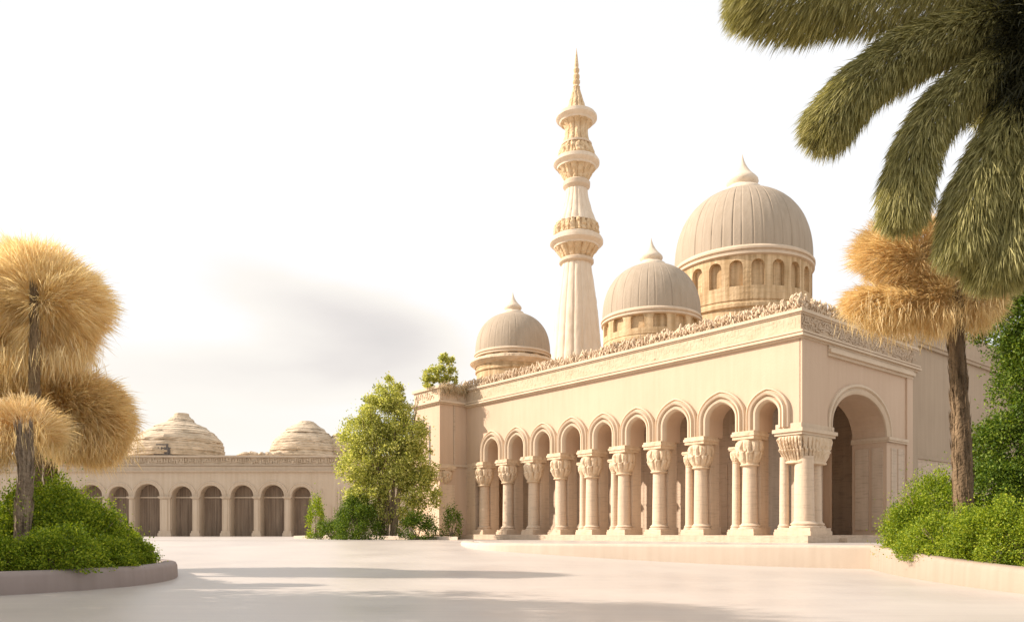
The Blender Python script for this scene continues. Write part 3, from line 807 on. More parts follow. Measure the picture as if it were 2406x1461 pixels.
mpart('shaft', [(90, 842), (84, 825), (74, 800), (64, 770), (56, 740), (51, 715), (48, 690)], M['minaret'], 18, .05, .02, 108)
mpart('ring_moulding', [(44, 692), (50, 686), (59, 676), (60, 668), (60, 658), (54, 652), (48, 650)], M['trim'])
mpart('corbel', [(50, 652), (55, 640), (62, 625), (72, 606), (80, 596)], M['mincarv'], 14, .11, .05, 112, 0, 5)
mpart('balcony', [(74, 598), (84, 597), (86, 589), (93, 585), (101, 577), (101, 567), (96, 565), (96, 559), (88, 557), (80, 555)], M['minaret'], 0, 0, .006)
mpart('carved_band', [(78, 555), (80, 545), (74, 522), (66, 505), (62, 497)], M['mincarv'], 20, .12, .10, 140, 0, 4)
mpart('ring_moulding', [(60, 499), (68, 497), (68, 489), (60, 487)], M['trim'])
mpart('shaft', [(60, 488), (55, 472), (49, 452), (47, 430), (50, 415), (58, 402), (68, 395)], M['mincarv'], 12, .13, .05, 120, 0, 5)
mpart('balcony', [(62, 397), (72, 396), (76, 389), (83, 385), (90, 378), (90, 368), (84, 366), (84, 360), (74, 358), (54, 353)], M['minaret'], 0, 0, .006)
mpart('spire', [(50, 354), (46, 346), (40, 335), (33, 312), (27, 290), (20, 265), (16, 250), (14, 240)], M['mincarv'], 10, .20, .07, 100, 0, 5)
mpart('finial', [(12, 242), (16, 236), (10, 226), (15, 217), (16, 210), (11, 204), (14, 192), (14, 184), (8, 176), (12, 166), (13, 158), (8, 150), (9, 138), (7, 120), (4.5, 98), (2, 78), (.5, 64)], M['mincarv'], 0, 0, .10, 24, 0, 4)

# ------------------------------------------------------------------ the far arcade on the left
FY = 70.0
def fx(px): return (px - CX) * FY / FPX
fa = thing('arcade_building', (fx(450), FY, TZ), 'long low arcade of eight arches with two worn layered domes behind the square', 'building')
mapF = lambda u, z, d: (u, FY + d, z)
spans = [(186, 241), (255, 303), (317, 376), (403, 452), (470, 522), (542, 596), (613, 668), (685, 731)]
fops = []
for a, b in spans:
    a0, a1 = fx(a), fx(b); fops.append((a0, a1, zat(1166, FY), min((a1 - a0) / 2, 1.22) * 1.02, TZ))
mb = MB().arches(mapF, fx(-160), fx(1010), TZ, zat(1094, FY), 1.3, fops, n=20)
build('facade_wall', mb, M['far'], fa, world=True)
for (a0, a1, zs, rise, zb) in fops:
    c, a = (a0 + a1) / 2, (a1 - a0) / 2
    m = MB().archband(mapF, c, zs, zs - .05, [(-.02, -.05), (-.02, .03), (.08, .09), (.17, .05), (.22, .05), (.27, .10), (.36, .06), (.38, -.02)], a, rise)
    build('arch_moulding', m, M['far'], fa, world=True, smooth=True, angle=40)
    m = MB(); m.box(a0 - .05, a1 + .05, FY + 1.02, FY + 1.1, TZ, zs + rise + .1)
    k = int((a1 - a0) / .105); rq = random.Random(int(a0 * 10))
    for i in range(k):
        x = a0 + (a1 - a0) * (i + .5) / k; m.box(x - .028, x + .028, FY + 1.02 - rq.uniform(.03, .09), FY + 1.02, TZ, zs + rise + .08)
    dr = build('door', m, M['grille'], fa, world=True)
    m = MB(); m.box(a0, a1, FY + .88, FY + 1.04, zs - .1, zs + .02); build('transom', m, M['far'], dr, world=True)
edges = [fx(172)] + [(fx(spans[i][1]) + fx(spans[i + 1][0])) / 2 for i in range(7)] + [fx(742)]
for i, e in enumerate(edges):
    hw = .30 if i in (0, 8) else (fx(spans[i][0]) - fx(spans[i - 1][1])) / 2 - .06
    hw = max(.18, min(hw, .46))
    zs = zat(1166, FY); m = MB()
    m.box(e - hw, e + hw, FY - .16, FY + .02, TZ + .5, zs - .2)
    m.box(e - hw * .55, e + hw * .55, FY - .22, FY - .16, TZ + .5, zs - .25)
    pl = build('pilaster', m, M['far'], fa, world=True)
    m = MB(); m.box(e - hw - .08, e + hw + .08, FY - .26, FY + .02, zs - .2, zs - .1); m.box(e - hw - .14, e + hw + .14, FY - .32, FY + .02, zs - .1, zs + .0)
    build('capital', m, M['far'], pl, world=True)
    m = MB(); m.box(e - hw - .14, e + hw + .14, FY - .34, FY + .02, TZ, TZ + .3); m.box(e - hw - .07, e + hw + .07, FY - .27, FY + .02, TZ + .3, TZ + .5)
    build('base', m, M['far'], pl, world=True)
z1, z2 = zat(1093, FY), zat(1074, FY)
m = MB(); m.box(fx(-160), fx(1010), FY - .22, FY + .5, zat(1105, FY) - .08, zat(1105, FY)); m.box(fx(-160), fx(1010), FY - .14, FY + .5, zat(1105, FY) - .16, zat(1105, FY) - .08); m.box(fx(-160), fx(1010), FY - .15, FY + 1.3, z1, z1 + .09); m.box(fx(-160), fx(1010), FY - .2, FY + 1.3, z2, z2 + .17)
build('cornice', m, M['far'], fa, world=True)
m = MB(); m.box(fx(-160), fx(1010), FY - .02, FY + 1.2, z1 + .08, z2 + .01)
x = fx(-160)
while x < fx(1008):
    wv = rr.uniform(.05, .16); h0 = rr.uniform(z1 + .1, z2 - .3); h1 = rr.uniform(h0 + .2, z2)
    m.box(x, x + wv, FY - .10, FY + .1, h0, h1)
    if rr.random() < .5: m.box(x, x + .4, FY - .085, FY + .1, h0, h0 + .07)
    if rr.random() < .4: m.box(x, x + .35, FY - .09, FY + .1, h1 - .07, h1)
    x += wv + rr.uniform(.05, .16)
build('frieze', m, M['farfrz'], fa, world=True)
m = MB(); m.box(fx(-160), fx(1010), FY + 1.25, FY + 22, z2 - .3, z2 + .05); m.box(fx(-160), fx(1010), FY + 21.7, FY + 22, TZ, z2)
build('roof', m, M['far'], fa, world=True)
m = MB()
for i in range(26):
    xx = rr.uniform(fx(748), fx(830)); h = rr.uniform(1.2, 3.6); m.box(xx, xx + rr.uniform(.06, .22), FY - rr.uniform(.02, .08), FY + .02, TZ + .1 + rr.uniform(0, 1.2), TZ + h + 1.2)
build('wall_panel', m, M['far'], fa, world=True)
DY = 80.0
def worn_dome(px, prof, seed, lean=0.0):
    KD = DY / FPX; base = zat(1072, DY)
    p = at(px, HY, DY)
    layers = []
    ys = [y for _, y in prof]; rs = [r for r, _ in prof]
    y = ys[0]; rq = random.Random(seed); V = []
    pr = []
    while y > ys[-1]:
        th = rq.uniform(3.0, 7.5); yn = max(ys[-1], y - th)
        ra = np.interp(-y, [-q for q in ys], rs); rb = np.interp(-yn, [-q for q in ys], rs)
        j = rq.uniform(-1.5, 1.5)
        pr += [(ra + j, y), ((ra * .7 + rb * .3) + j + .6, (y + yn) / 2), (rb + j + 1.6, yn + .5), (rb + j + .2, yn + .1)]
        y = yn
    pr.append((rs[-1] * .2, ys[-1] - 1))
    def mod(r, a, z, j):
        e = 1 + .05 * mnoise.noise(Vector((math.cos(a) * 2.2, math.sin(a) * 2.2, seed + (j // 4) * .35))) + .04 * mnoise.noise(Vector((math.cos(a) * 7, math.sin(a) * 7, seed + (j // 4) * 1.7)))
        return r * e
    mm = MB().lathe([(r * KD, zat(yy, DY) - TZ) for r, yy in pr], 72, mod)
    mm.v = [(x + lean * max(0, z - 8.5), y_, z) for x, y_, z in mm.v]
    return build('dome', mm, M['fardome'], fa, loc=(p[0] - fx(450), DY - FY, 0), smooth=True, angle=30), p
dA, pA = worn_dome(416, [(106, 1076), (104, 1066), (100, 1050), (92, 1034), (76, 1018), (58, 1006), (44, 998), (31, 993), (24, 985), (16, 977), (13, 971)], 4, .12)
m = MB()
wx = at(381, HY, 75.6)[0] - (pA[0]); wz = zat(1068, 75.6) - TZ; k = DY / FPX
mw = lambda u, z, d: (wx + u, -88 * k - d, wz + z)
m.box(-18 * k, 18 * k, -102 * k, -60 * k, 0, 16 * k, lambda x, y, z: (wx + x, y, wz + z)); m.box(-13 * k, 13 * k, -101 * k, -60 * k, 16 * k, 24 * k, lambda x, y, z: (wx + x, y, wz + z))
for i in range(5): m.box((-15 + 7 * i) * k, (-13 + 7 * i) * k, -103.5 * k, -100 * k, 0, 17 * k, lambda x, y, z: (wx + x, y, wz + z))
build('window', m, M['window'], dA)
worn_dome(716, [(84, 1076), (80, 1066), (76, 1050), (68, 1036), (56, 1022), (42, 1010), (32, 1003), (22, 995), (16, 990)], 12, .05)
# broken masonry along the far roof
rub = []
for px, w_, y_ in ((300, 24, 1012), (796, 30, 1018)):
    pr = [(w_, 1078), (w_ * .98, 1058), (w_ * .8, 1040), (w_ * .5, 1026), (w_ * .25, y_)]
    worn_dome(px, pr, px * .01, 0)
m = MB()
for i in range(34):
    px = rr.uniform(560, 660); p = at(px, 1066, 76); m.blob((p[0], p[1], p[2] + rr.uniform(-.15, .1)), (rr.uniform(.2, .6), .3, rr.uniform(.08, .22)), (0, rr.uniform(-.3, .3)), 7)
build('parapet_rubble', m, M['fardome'], fa, world=True)

# ------------------------------------------------------------------ palms
def fluffy_crown(name, c, lobes, mat, parent, n, wid):
    """lobes: (direction, reach, half width); each becomes a bushy frond of its own."""
    objs = []
    for d, reach, half, sag in lobes:
        d = np.array(d, float); d /= np.linalg.norm(d)
        P = [c, c + d * reach * .35 + np.array((0, 0, .10 * reach)), c + d * reach * .7 + np.array((0, 0, .06 * reach - sag * reach * .3)), c + d * reach + np.array((0, 0, -sag * reach))]
        V = plume(P, half, n, wid, .35, .55, False, .10)
        objs.append(npmesh(name, V, BLADE_F, 5, mat, parent))
    return objs
def palm_trunk(pts, radii, mat, parent, seed):
    q, _ = path_at(np.array(pts, float), np.linspace(0, 1, 70))
    r = np.interp(np.linspace(0, 1, 70), np.linspace(0, 1, len(radii)), radii)
    mb = MB(); mb.tube([tuple(p) for p in q], r.tolist(), 36, .14, seed)
    o = build('trunk', mb, mat, parent, world=True, smooth=True)
    # loose bark fibres lying along the stem
    n = 700; tt = rng.random(n); qq, T = path_at(np.array(pts, float), tt)
    rad = np.interp(tt, np.linspace(0, 1, len(radii)), radii)[:, None]
    rd = rdir(n); rd = unit(rd - T * np.sum(rd * T, 1, keepdims=True))
    V = blades(qq + rd * rad * .97, T + rd * .10 + rdir(n) * .06, rng.uniform(.15, .45, n), rng.uniform(.01, .03, n), 0)
    npmesh('bark_fibre', V, BLADE_F, 5, mat, o)
    return o
def pompom(c, rad, n, wid, inner=.15, droop=.35, squash=(1, 1, 1), ln=(.45, .75)):
    d = rdir(n); lump = np.array([1 + .22 * mnoise.noise(Vector(x * 1.7 + c)) + .10 * mnoise.noise(Vector(x * 4.5 + c)) for x in d])
    R = rad * lump
    L_ = R * rng.uniform(ln[0], ln[1], n)
    start = (R - L_) * rng.uniform(.55, 1.0, n)
    sq = np.array(squash)
    base = c + d * start[:, None] * sq
    V = blades(base, d * sq + rdir(n) * .22, L_, wid * rng.uniform(.6, 1.3, n), droop)
    return V

def gold_palm(label, base, top, crown_c, clumps, trunk_pts, radii, mat, bark, seed, wid=.014):
    root = thing('palm_tree', tuple(base), label, 'palm')
    palm_trunk(trunk_pts, radii, bark, root, seed)
    for (px, py, Y, r, n, sq, dr) in clumps:
        c = at(px, py, Y)
        V = pompom(c, r, n, wid, droop=dr, squash=sq)
        npmesh('frond', V, BLADE_F, 5, mat, root)
    return root
def crown_from(root, c, tips, mat, n, half, wid, droop=.45):
    for (px, py, Y) in tips:
        e = at(px, py, Y); v = e - c; ln = np.linalg.norm(v)
        P = [c, c + v * .35 + np.array((0, 0, .10 * ln)), c + v * .72 + np.array((0, 0, .10 * ln)), e]
        V = plume(P, half, n, wid, droop, .7, False, .12)
        npmesh('frond', V, BLADE_F, 5, mat, root)

def P3(px, py, Y): return tuple(at(px, py, Y))
def fur(root, origin, lobes, mat, ln, wid, droop=.3, dens=1.0, radial=.7, name='foliage'):
    """Short soft blades over uneven lobes (px, py, Y, half width px, half height px, depth m), combed away from the crown's heart."""
    for (px, py, Y, rx, ry, rd) in lobes:
        c = at(px, py, Y); R = np.array((rx * Y / FPX, rd, ry * Y / FPX))
        n = int(dens * 8000 * (R[0] * R[2] + R[0] * R[1] + R[1] * R[2]) / 1.0)
        d = rdir(n)
        lump = np.array([1 + .26 * mnoise.noise(Vector(x * 2.0 + c)) + .15 * mnoise.noise(Vector(x * 5.5 + c)) for x in d])[:, None]
        q = c + d * R * lump * (.45 + .55 * rng.random((n, 1)) ** .7)
        dr = radial * unit(q - origin) + .42 * unit(d / R) + rng.normal(size=(n, 3)) * .24 + np.array((0, 0, -droop * .5))
        npmesh(name, blades(q, dr, ln * rng.uniform(.5, 1.15, n) * np.where(rng.random(n) < .14, 1.6, 1.0), wid * rng.uniform(.6, 1.3, n), droop), BLADE_F, 5, mat, root)
def hanging(root, spots, mat, n, ln, wid):
    for (px, py, Y, w_) in spots:
        c = at(px, py, Y); base = c + rng.normal(size=(n, 3)) * np.array((w_, .3, .16))
        npmesh('dry_leaves', blades(base, np.array((0, 0, -1.0)) + rng.normal(size=(n, 3)) * np.array((.28, .2, .15)), rng.uniform(ln * .6, ln * 1.2, n), wid * rng.uniform(.6, 1.3, n), .1), BLADE_F, 5, mat, root)
GP = 'golden palms in the round planter'
Y1 = 17.0
b = at(86, 1285, Y1); b[2] = .3
tall = thing('palm_tree', tuple(b), 'tallest golden palm on the left with a high round shaggy crown', 'palm', GP)
palm_trunk([tuple(b), P3(84, 1100, Y1), P3(80, 950, Y1), P3(82, 800, Y1), P3(80, 690, Y1)], [.12, .105, .10, .085, .05], M['bark'], tall, 3)
fur(tall, at(82, 712, Y1 + .3), [(72, 660, Y1 + .75, 105, 86, .8), (158, 712, Y1 + .75, 88, 82, .8), (125, 790, Y1 + .9, 86, 66, .7), (-25, 715, Y1 + .7, 100, 112, .8), (-40, 840, Y1 + .9, 95, 62, .6), (60, 835, Y1 + 1.0, 105, 58, .6), (80, 730, Y1 + 1.0, 110, 90, .6)], M['gold'], .38, .0095, .2, 1.0, 1.0)
hanging(tall, [(40, 850, Y1 + .6, .5), (120, 840, Y1 + .6, .4), (-40, 850, Y1 + .5, .5)], M['gold'], 1800, .5, .012)
Y2 = 13.9
b = at(50, 1300, Y2); b[2] = .3
fr = thing('palm_tree', tuple(b), 'short thick trunked golden palm at the front of the round planter', 'palm', GP)
palm_trunk([tuple(b), P3(54, 1230, Y2), P3(60, 1130, Y2), P3(58, 1060, Y2), P3(56, 1020, Y2)], [.122, .125, .115, .12, .12], M['bark2'], fr, 8)
fur(fr, at(58, 1040, Y2 + .1), [(-20, 1000, Y2 + .6, 70, 58, .5), (52, 985, Y2 + .75, 62, 48, .45), (-65, 1040, Y2 + .4, 52, 52, .4), (105, 1012, Y2 + .7, 46, 36, .35), (10, 1040, Y2 + .4, 38, 36, .22)], M['gold2'], .36, .0085, .35, .62, 1.5)
hanging(fr, [(-5, 1040, Y2 + .2, .16), (-45, 1060, Y2 + .1, .18), (100, 1030, Y2 + .5, .10)], M['gold2'], 450, .30, .0085)
Y3 = 18.4
b = at(117, 1285, Y3); b[2] = .3
re = thing('palm_tree', tuple(b), 'golden palm with a wide drooping crown behind the shrubs of the round planter', 'palm', GP)
palm_trunk([tuple(b), P3(119, 1150, Y3), P3(117, 1060, Y3), P3(120, 1000, Y3)], [.13, .12, .12, .10], M['bark'], re, 12)
fur(re, at(122, 985, Y3), [(180, 945, Y3, 96, 62, .9), (240, 985, Y3, 62, 66, .7), (218, 1035, Y3 - .2, 52, 42, .6), (105, 925, Y3 + .2, 88, 52, .8), (30, 935, Y3 + .3, 90, 58, .7), (-40, 960, Y3 + .3, 70, 55, .6), (60, 985, Y3 + .2, 70, 45, .5), (165, 1005, Y3 - .5, 52, 42, .4)], M['gold2'], .38, .0100, .35, 1.0, 1.0)
hanging(re, [(180, 1040, Y3 - .6, .32), (240, 1035, Y3 - .2, .26), (150, 1030, Y3 - .6, .2)], M['gold2'], 1300, .42, .012)
# golden palm, right
Y4 = 16.5
b = at(2268, 1235, Y4); b[2] = .38
rg = thing('palm_tree', tuple(b), 'leaning golden palm on the right in front of the mosque side wall', 'palm')
palm_trunk([tuple(b), P3(2262, 1130, Y4), P3(2258, 1010, Y4), P3(2252, 900, Y4), P3(2246, 790, Y4), P3(2246, 700, Y4)], [.195, .19, .185, .155, .15, .18], M['bark'], rg, 21)
cG = at(2246, 705, Y4 - .1); cU = at(2172, 612, Y4 - .25)
fur(rg, cU, [(2085, 590, Y4 + .1, 72, 58, .55), (2150, 560, Y4 + .1, 58, 42, .5), (2120, 628, Y4, 60, 44, .45), (2205, 605, Y4 + .1, 50, 52, .4)], M['gold2'], .30, .0090, .2, 1.4, 1.0)
fur(rg, cG, [(2040, 708, Y4 + .1, 46, 30, .4), (2100, 722, Y4, 62, 44, .5), (2150, 668, Y4 + .05, 60, 48, .45), (2180, 705, Y4, 56, 56, .5), (2245, 650, Y4 + .15, 62, 58, .5), (2300, 690, Y4 + .15, 46, 60, .45), (2200, 650, Y4 + .3, 60, 60, .4)], M['gold2'], .32, .0090, .3, 1.4, 1.0)
hanging(rg, [(2060, 735, Y4 - .1, .26), (2130, 750, Y4 - .1, .28), (2205, 755, Y4 - .1, .18), (2290, 740, Y4, .16)], M['gold2'], 800, .30, .011)
n = 1600; base = at(2246, 745, Y4) + rng.normal(size=(n, 3)) * np.array((.10, .10, .20))
npmesh('frond_base', blades(base, np.array((0, 0, 1.0)) + rng.normal(size=(n, 3)) * np.array((.45, .45, .25)), rng.uniform(.25, .5, n), .012, .1), BLADE_F, 5, M['gold2'], rg)

# large green palm, upper right corner (its stem stands outside the picture)
Y5 = 13.5
cB = at(2440, 70, Y5)
b = np.array((cB[0] + .25, Y5, .38))
bp = thing('palm_tree', tuple(b), 'huge olive green palm with thick bushy fronds hanging over the top right corner', 'palm')
palm_trunk([tuple(b), (b[0] + .05, b[1], 3), (b[0], b[1], 6), tuple(cB)], [.26, .22, .20, .2], M['bark'], bp, 30)
def gfrond(pts, half, n, droop=.3, ln=.30):
    """Thick plush frond: short blades packed round the spine, combed toward the tip, with a rounded end."""
    P = np.array([at(px, py, Y) for px, py, Y in pts])
    t = rng.random(n); q, T = path_at(P, t)
    r = rdir(n); r = unit(r - T * np.sum(r * T, 1, keepdims=True))
    LN = np.sum(np.linalg.norm(np.diff(P, axis=0), axis=1)); e = (1 - t) * LN / half
    env = np.sqrt(np.clip(1 - (1 - np.clip(e, 0, 1)) ** 2, .04, 1)) * np.clip(.65 + 1.2 * t, 0, 1)
    lump = np.array([1 + .16 * mnoise.noise(Vector(x * 2.3)) for x in q])
    rad = (half * .84 * env * lump * (.35 + .65 * rng.random(n) ** .5))[:, None]
    d = r * .55 + T * .95 + rng.normal(size=(n, 3)) * .16 + np.array((0, 0, -droop))
    o = npmesh('frond', blades(q + r * rad, d, ln * rng.uniform(.6, 1.25, n), .0115 * rng.uniform(.6, 1.4, n), .25), BLADE_F, 5, M['frond'], bp)
    mb = MB(); spine_tube(mb, P, .03, .008); build('midrib', mb, M['frond'], o, world=True, smooth=True)
gfrond([(2440, 40, Y5), (2260, -25, Y5 - .3), (2020, -25, Y5 - .6), (1860, -15, Y5 - .8), (1735, -45, Y5 - .9)], .72, 26000, .8)
gfrond([(2440, 20, Y5), (2300, -90, Y5 + .3), (2100, -110, Y5 + .4), (1900, -60, Y5 + .5)], .8, 12000, .9)
gfrond([(2440, 50, Y5), (2290, 72, Y5 - .4), (2140, 125, Y5 - .6), (2015, 210, Y5 - .8), (1928, 318, Y5 - .8)], .49, 24000, .25)
gfrond([(2440, 90, Y5), (2310, 175, Y5 - .5), (2195, 280, Y5 - .7), (2140, 395, Y5 - .8), (2118, 515, Y5 - .8)], .42, 21000, .25)
gfrond([(2445, 130, Y5), (2385, 270, Y5 - .6), (2322, 400, Y5 - .9), (2280, 510, Y5 - 1), (2268, 600, Y5 - 1)], .50, 20000, .25)
gfrond([(2450, 150, Y5), (2420, 330, Y5 - .7), (2380, 470, Y5 - 1.0), (2360, 580, Y5 - 1), (2355, 650, Y5 - 1)], .58, 18000, .25)
gfrond([(2460, 150, Y5), (2470, 330, Y5 - .5), (2440, 480, Y5 - .7), (2420, 620, Y5 - .7)], .58, 9000, .25)
gfrond([(2440, 60, Y5), (2400, 100, Y5 + .6), (2350, 190, Y5 + 1.0), (2330, 280, Y5 + 1.2)], .5, 6000, .4)
gfrond([(2440, 40, Y5), (2480, -80, Y5 - 1), (2560, -60, Y5 - 2), (2600, 80, Y5 - 2.4)], .6, 5000, .6)
gfrond([(2440, 40, Y5), (2580, -60, Y5), (2760, 0, Y5 + .2), (2860, 160, Y5 + .3)], .6, 5000, .6)
gfrond([(2440, 80, Y5), (2560, 120, Y5 + .3), (2650, 260, Y5 + .4), (2680, 420, Y5 + .5)], .6, 5000, .6)
n = 22000; hb = np.concatenate([at(2425, 60, Y5 - .55) + rng.normal(size=(n // 2, 3)) * np.array((.38, .30, .38)), at(2415, 210, Y5 - .75) + rng.normal(size=(n - n // 2, 3)) * np.array((.26, .25, .50))])
npmesh('frond_base', blades(hb, unit(hb - at(2470, 60, Y5)) + rng.normal(size=(n, 3)) * .35, .26 * rng.uniform(.6, 1.3, n), .012 * rng.uniform(.6, 1.3, n), .3), BLADE_F, 5, M['heart'], bp)  # dark blades carry the crown hub's shade in their colour

# ------------------------------------------------------------------ shrubs and trees
def bush_points(c, r, n, clumps=60, shell=.55, seed=0, flat=True):
    """Points gathered in clumps over an uneven ellipsoid, denser toward the outside; also returns outward directions."""
    rg_ = np.random.default_rng(seed)
    c, r = np.array(c, float), np.array(r, float)
    d = unit(rg_.normal(size=(clumps, 3))); d[:, 2] = np.where(d[:, 2] < -.55, -d[:, 2], d[:, 2])
    if not flat: d = unit(rg_.normal(size=(clumps, 3)))
    lump = np.array([1 + .22 * mnoise.noise(Vector(x * 2.1) + Vector((seed, 0, 0))) for x in d])[:, None]
    cc = d * lump * (shell + (1 - shell) * rg_.random((clumps, 1)) ** .6)
    k = rg_.integers(0, clumps, n)
    sz = (.17 + .20 * rg_.random(clumps))[k][:, None]
    off = unit(rg_.normal(size=(n, 3))) * sz * rg_.random((n, 1)) ** .45
    stray = (rg_.random(n) < .09)[:, None]; off = off * np.where(stray, 1.9, 1.0)
    q = cc[k] + off
    return c + q * r, unit(q)
def shrub(label, c, r, n, size, mat, seed, name='shrub', cat='shrub', group=None, stems=7, clumps=70, base_z=None):
    bz = c[2] - r[2] * .3 if base_z is None else base_z
    root = thing(name, (c[0], c[1], bz), label, cat, group)
    P, nd = bush_points(c, r, int(n * 1.5), clumps, .5, seed)
    keep = P[:, 2] > bz
    P, nd = P[keep], nd[keep]
    V = leaves(P, size * rng.uniform(.55, 1.2, len(P)), .25, nd)
    npmesh('foliage', V, LEAF_F, 4, mat, root)
    mb = MB(); rq = random.Random(seed)
    for i in range(stems):
        a = rq.uniform(0, 2 * PI); q = (c[0] + r[0] * .75 * math.cos(a), c[1] + r[1] * .75 * math.sin(a), c[2] + r[2] * rq.uniform(.3, .75))
        m_ = ((c[0] * .6 + q[0] * .4) + rq.uniform(-.05, .05), (c[1] * .6 + q[1] * .4), bz + (q[2] - bz) * .5)
        mb.tube([(c[0] + rq.uniform(-.08, .08), c[1] + rq.uniform(-.08, .08), bz), m_, q], [.025, .016, .006], 6)
    build('stem', mb, M['wood'], root, world=True, smooth=True)
    return root
GL = 'shrubs in the round planter'
def sh_at(label, px, ytop, Y, rx, ry, base, n, size, mat, seed, **kw):
    x = (px - CX) * Y / FPX; zt = zat(ytop, Y); h = zt - base
    cz = base + h * .22
    return shrub(label, (x, Y, cz), (rx, ry, h * .74), n, size, mat, seed, base_z=base, **kw)
sh_at('tallest green shrub beside the thick palm trunk in the round planter', 112, 1118, 14.9, .80, 1.2, .3, 26000, .050, M['shrub'], 41, group=GL)
sh_at('green shrub cut by the left edge of the picture behind the thick palm trunk', -20, 1165, 14.6, .85, 1.0, .3, 18000, .048, M['shrub'], 42, group=GL)
sh_at('mid height green shrub sloping down toward the square in the round planter', 190, 1176, 15.1, .72, 1.1, .3, 20000, .050, M['shrub'], 43, group=GL)
sh_at('loose sprigged green shrub at the courtyard end of the round planter', 258, 1218, 15.7, .55, .9, .3, 12500, .050, M['shrub'], 44, group=GL)
sh_at('low green shrub tapering to the tip of the round planter kerb', 318, 1274, 16.2, .42, .8, .3, 8000, .046, M['shrub'], 45, group=GL)
sh_at('low green shrub along the front kerb right of the thick palm trunk', 140, 1236, 13.5, .75, .6, .3, 15000, .045, M['shrub'], 46, group=GL)
sh_at('low green shrub along the front kerb at the foot of the thick palm trunk', -15, 1262, 13.0, .66, .4, .3, 11000, .043, M['shrub'], 47, group=GL)
sh_at('low green shrub filling the front kerb where the round planter turns', 245, 1264, 14.5, .50, .6, .3, 9500, .046, M['shrub'], 48, group=GL)
sh_at('small sprig leaning out toward the far arcade from the round planter', 306, 1228, 16.9, .22, .3, .3, 1500, .055, M['shrub'], 49, group=GL, clumps=22)
GR = 'shrubs in the curved planter'
sh_at('rounded bright green shrub left of the leaning palm trunk', 2188, 1112, 19.4, 1.0, 1.2, .38, 24000, .056, M['shrub'], 51, group=GR)
sh_at('bright green shrub at the pointed left end of the curved planter', 2145, 1180, 19.6, .62, 1.2, .38, 14000, .056, M['shrub'], 52, group=GR)
sh_at('low bright green shrub in front of the leaning palm trunk', 2225, 1205, 16.6, .75, 1.1, .38, 20000, .049, M['shrub'], 53, group=GR)
sh_at('low green shrub along the curved kerb right of the leaning palm', 2335, 1180, 14.8, .72, 1.05, .36, 19000, .046, M['shrub'], 54, group=GR)
sh_at('green shrub at the right edge of the picture over the curved kerb', 2425, 1165, 13.8, .66, .9, .36, 16000, .045, M['shrub'], 55, group=GR)
sh_at('small low green shrub trailing at the near bend of the curved kerb', 2168, 1240, 17.8, .46, 1.2, .38, 10000, .049, M['shrub'], 56, group=GR)

def lobed_tree(name, label, cat, base, lobes, leaf, mat, trunk_pts, trunk_r, group=None, seed=1, shell=.35):
    root = thing(name, tuple(base), label, cat, group)
    PP, NN = [], []
    for i, (c, r, n, k) in enumerate(lobes):
        P, nd = bush_points(c, r, n, k, shell, seed + i, flat=False); PP.append(P); NN.append(nd)
    P, nd = np.concatenate(PP), np.concatenate(NN)
    npmesh('crown', leaves(P, leaf * rng.uniform(.6, 1.35, len(P)), .15, nd), LEAF_F, 4, mat, root)
    mb = MB()
    for pts, rad in zip(trunk_pts, trunk_r): mb.tube(pts, rad, 8, .15, seed)
    build('trunk', mb, M['wood'], root, world=True, smooth=True)
    return root
# tall evergreen on the right edge
Y6 = 18.6
def lo(px, py, Y, rx, ry, rz, n, k): return (at(px, py, Y), (rx, ry, rz), n, k)
bx = at(2400, 1250, Y6); bx[2] = .38
lobed_tree('evergreen_tree', 'tall dense dark evergreen climbing the right edge behind the palms', 'tree', bx,
    [lo(2405, 740, Y6, 1.15, 1.1, 1.2, 26000, 90), lo(2440, 640, Y6, 1.0, 1.0, 1.0, 14000, 50), lo(2425, 900, Y6, .80, .9, 1.5, 22000, 80), lo(2400, 1060, Y6, 1.0, 1.0, 1.1, 20000, 80), lo(2360, 1150, Y6, .88, 1.0, .95, 19000, 70), lo(2460, 1180, Y6, 1.1, 1.0, 1.1, 14000, 60)],
    .066, M['hedge'], [[tuple(bx), tuple(at(2410, 1000, Y6)), tuple(at(2420, 760, Y6))]], [[.16, .12, .04]], seed=71)
# olive tree in the middle distance, many thin stems
Y7 = 39.0; bz = .80
bx = at(915, 1258, Y7); bx[2] = bz - .15
rq = random.Random(9); tp, tr = [], []
for i in range(15):
    ex, ey = rq.uniform(830, 1000), rq.uniform(920, 1080); f = rq.uniform(-26, 26)
    a = at(915 + f, 1258, Y7 + rq.uniform(-.3, .3)); m1 = at(915 + f * 1.3 + (ex - 915) * .25, 1150, Y7); m2 = at((915 + ex) / 2 + (ex - 915) * .2, (1150 + ey) / 2, Y7 + rq.uniform(-.6, .6)); e = at(ex, ey, Y7 + rq.uniform(-1, 1))
    tp.append([tuple(a), tuple(m1), tuple(m2), tuple(e)]); tr.append([.07, .055, .035, .012])
lobed_tree('tree', 'airy yellow green tree with many thin stems between the arcade and the mosque', 'tree', bx,
    [lo(913, 925, Y7, .80, .9, .80, 4200, 50), lo(905, 975, Y7, 1.40, 1.3, 1.0, 7600, 90), lo(862, 1025, Y7, 1.30, 1.2, 1.15, 7200, 80), lo(950, 1025, Y7, 1.15, 1.2, 1.15, 6800, 80), lo(848, 1085, Y7, 1.18, 1.2, 1.15, 6400, 75), lo(968, 1095, Y7, 1.20, 1.2, 1.1, 6600, 75), lo(910, 1070, Y7, 1.6, 1.4, 1.6, 7000, 90), lo(862, 1155, Y7, 1.05, 1.0, 1.1, 5200, 60), lo(985, 1150, Y7, 1.0, .9, 1.1, 5000, 60), lo(930, 1185, Y7, 1.3, 1.0, 1.3, 3800, 50)],
    .115, M['tree'], tp, tr, seed=81, shell=.4)
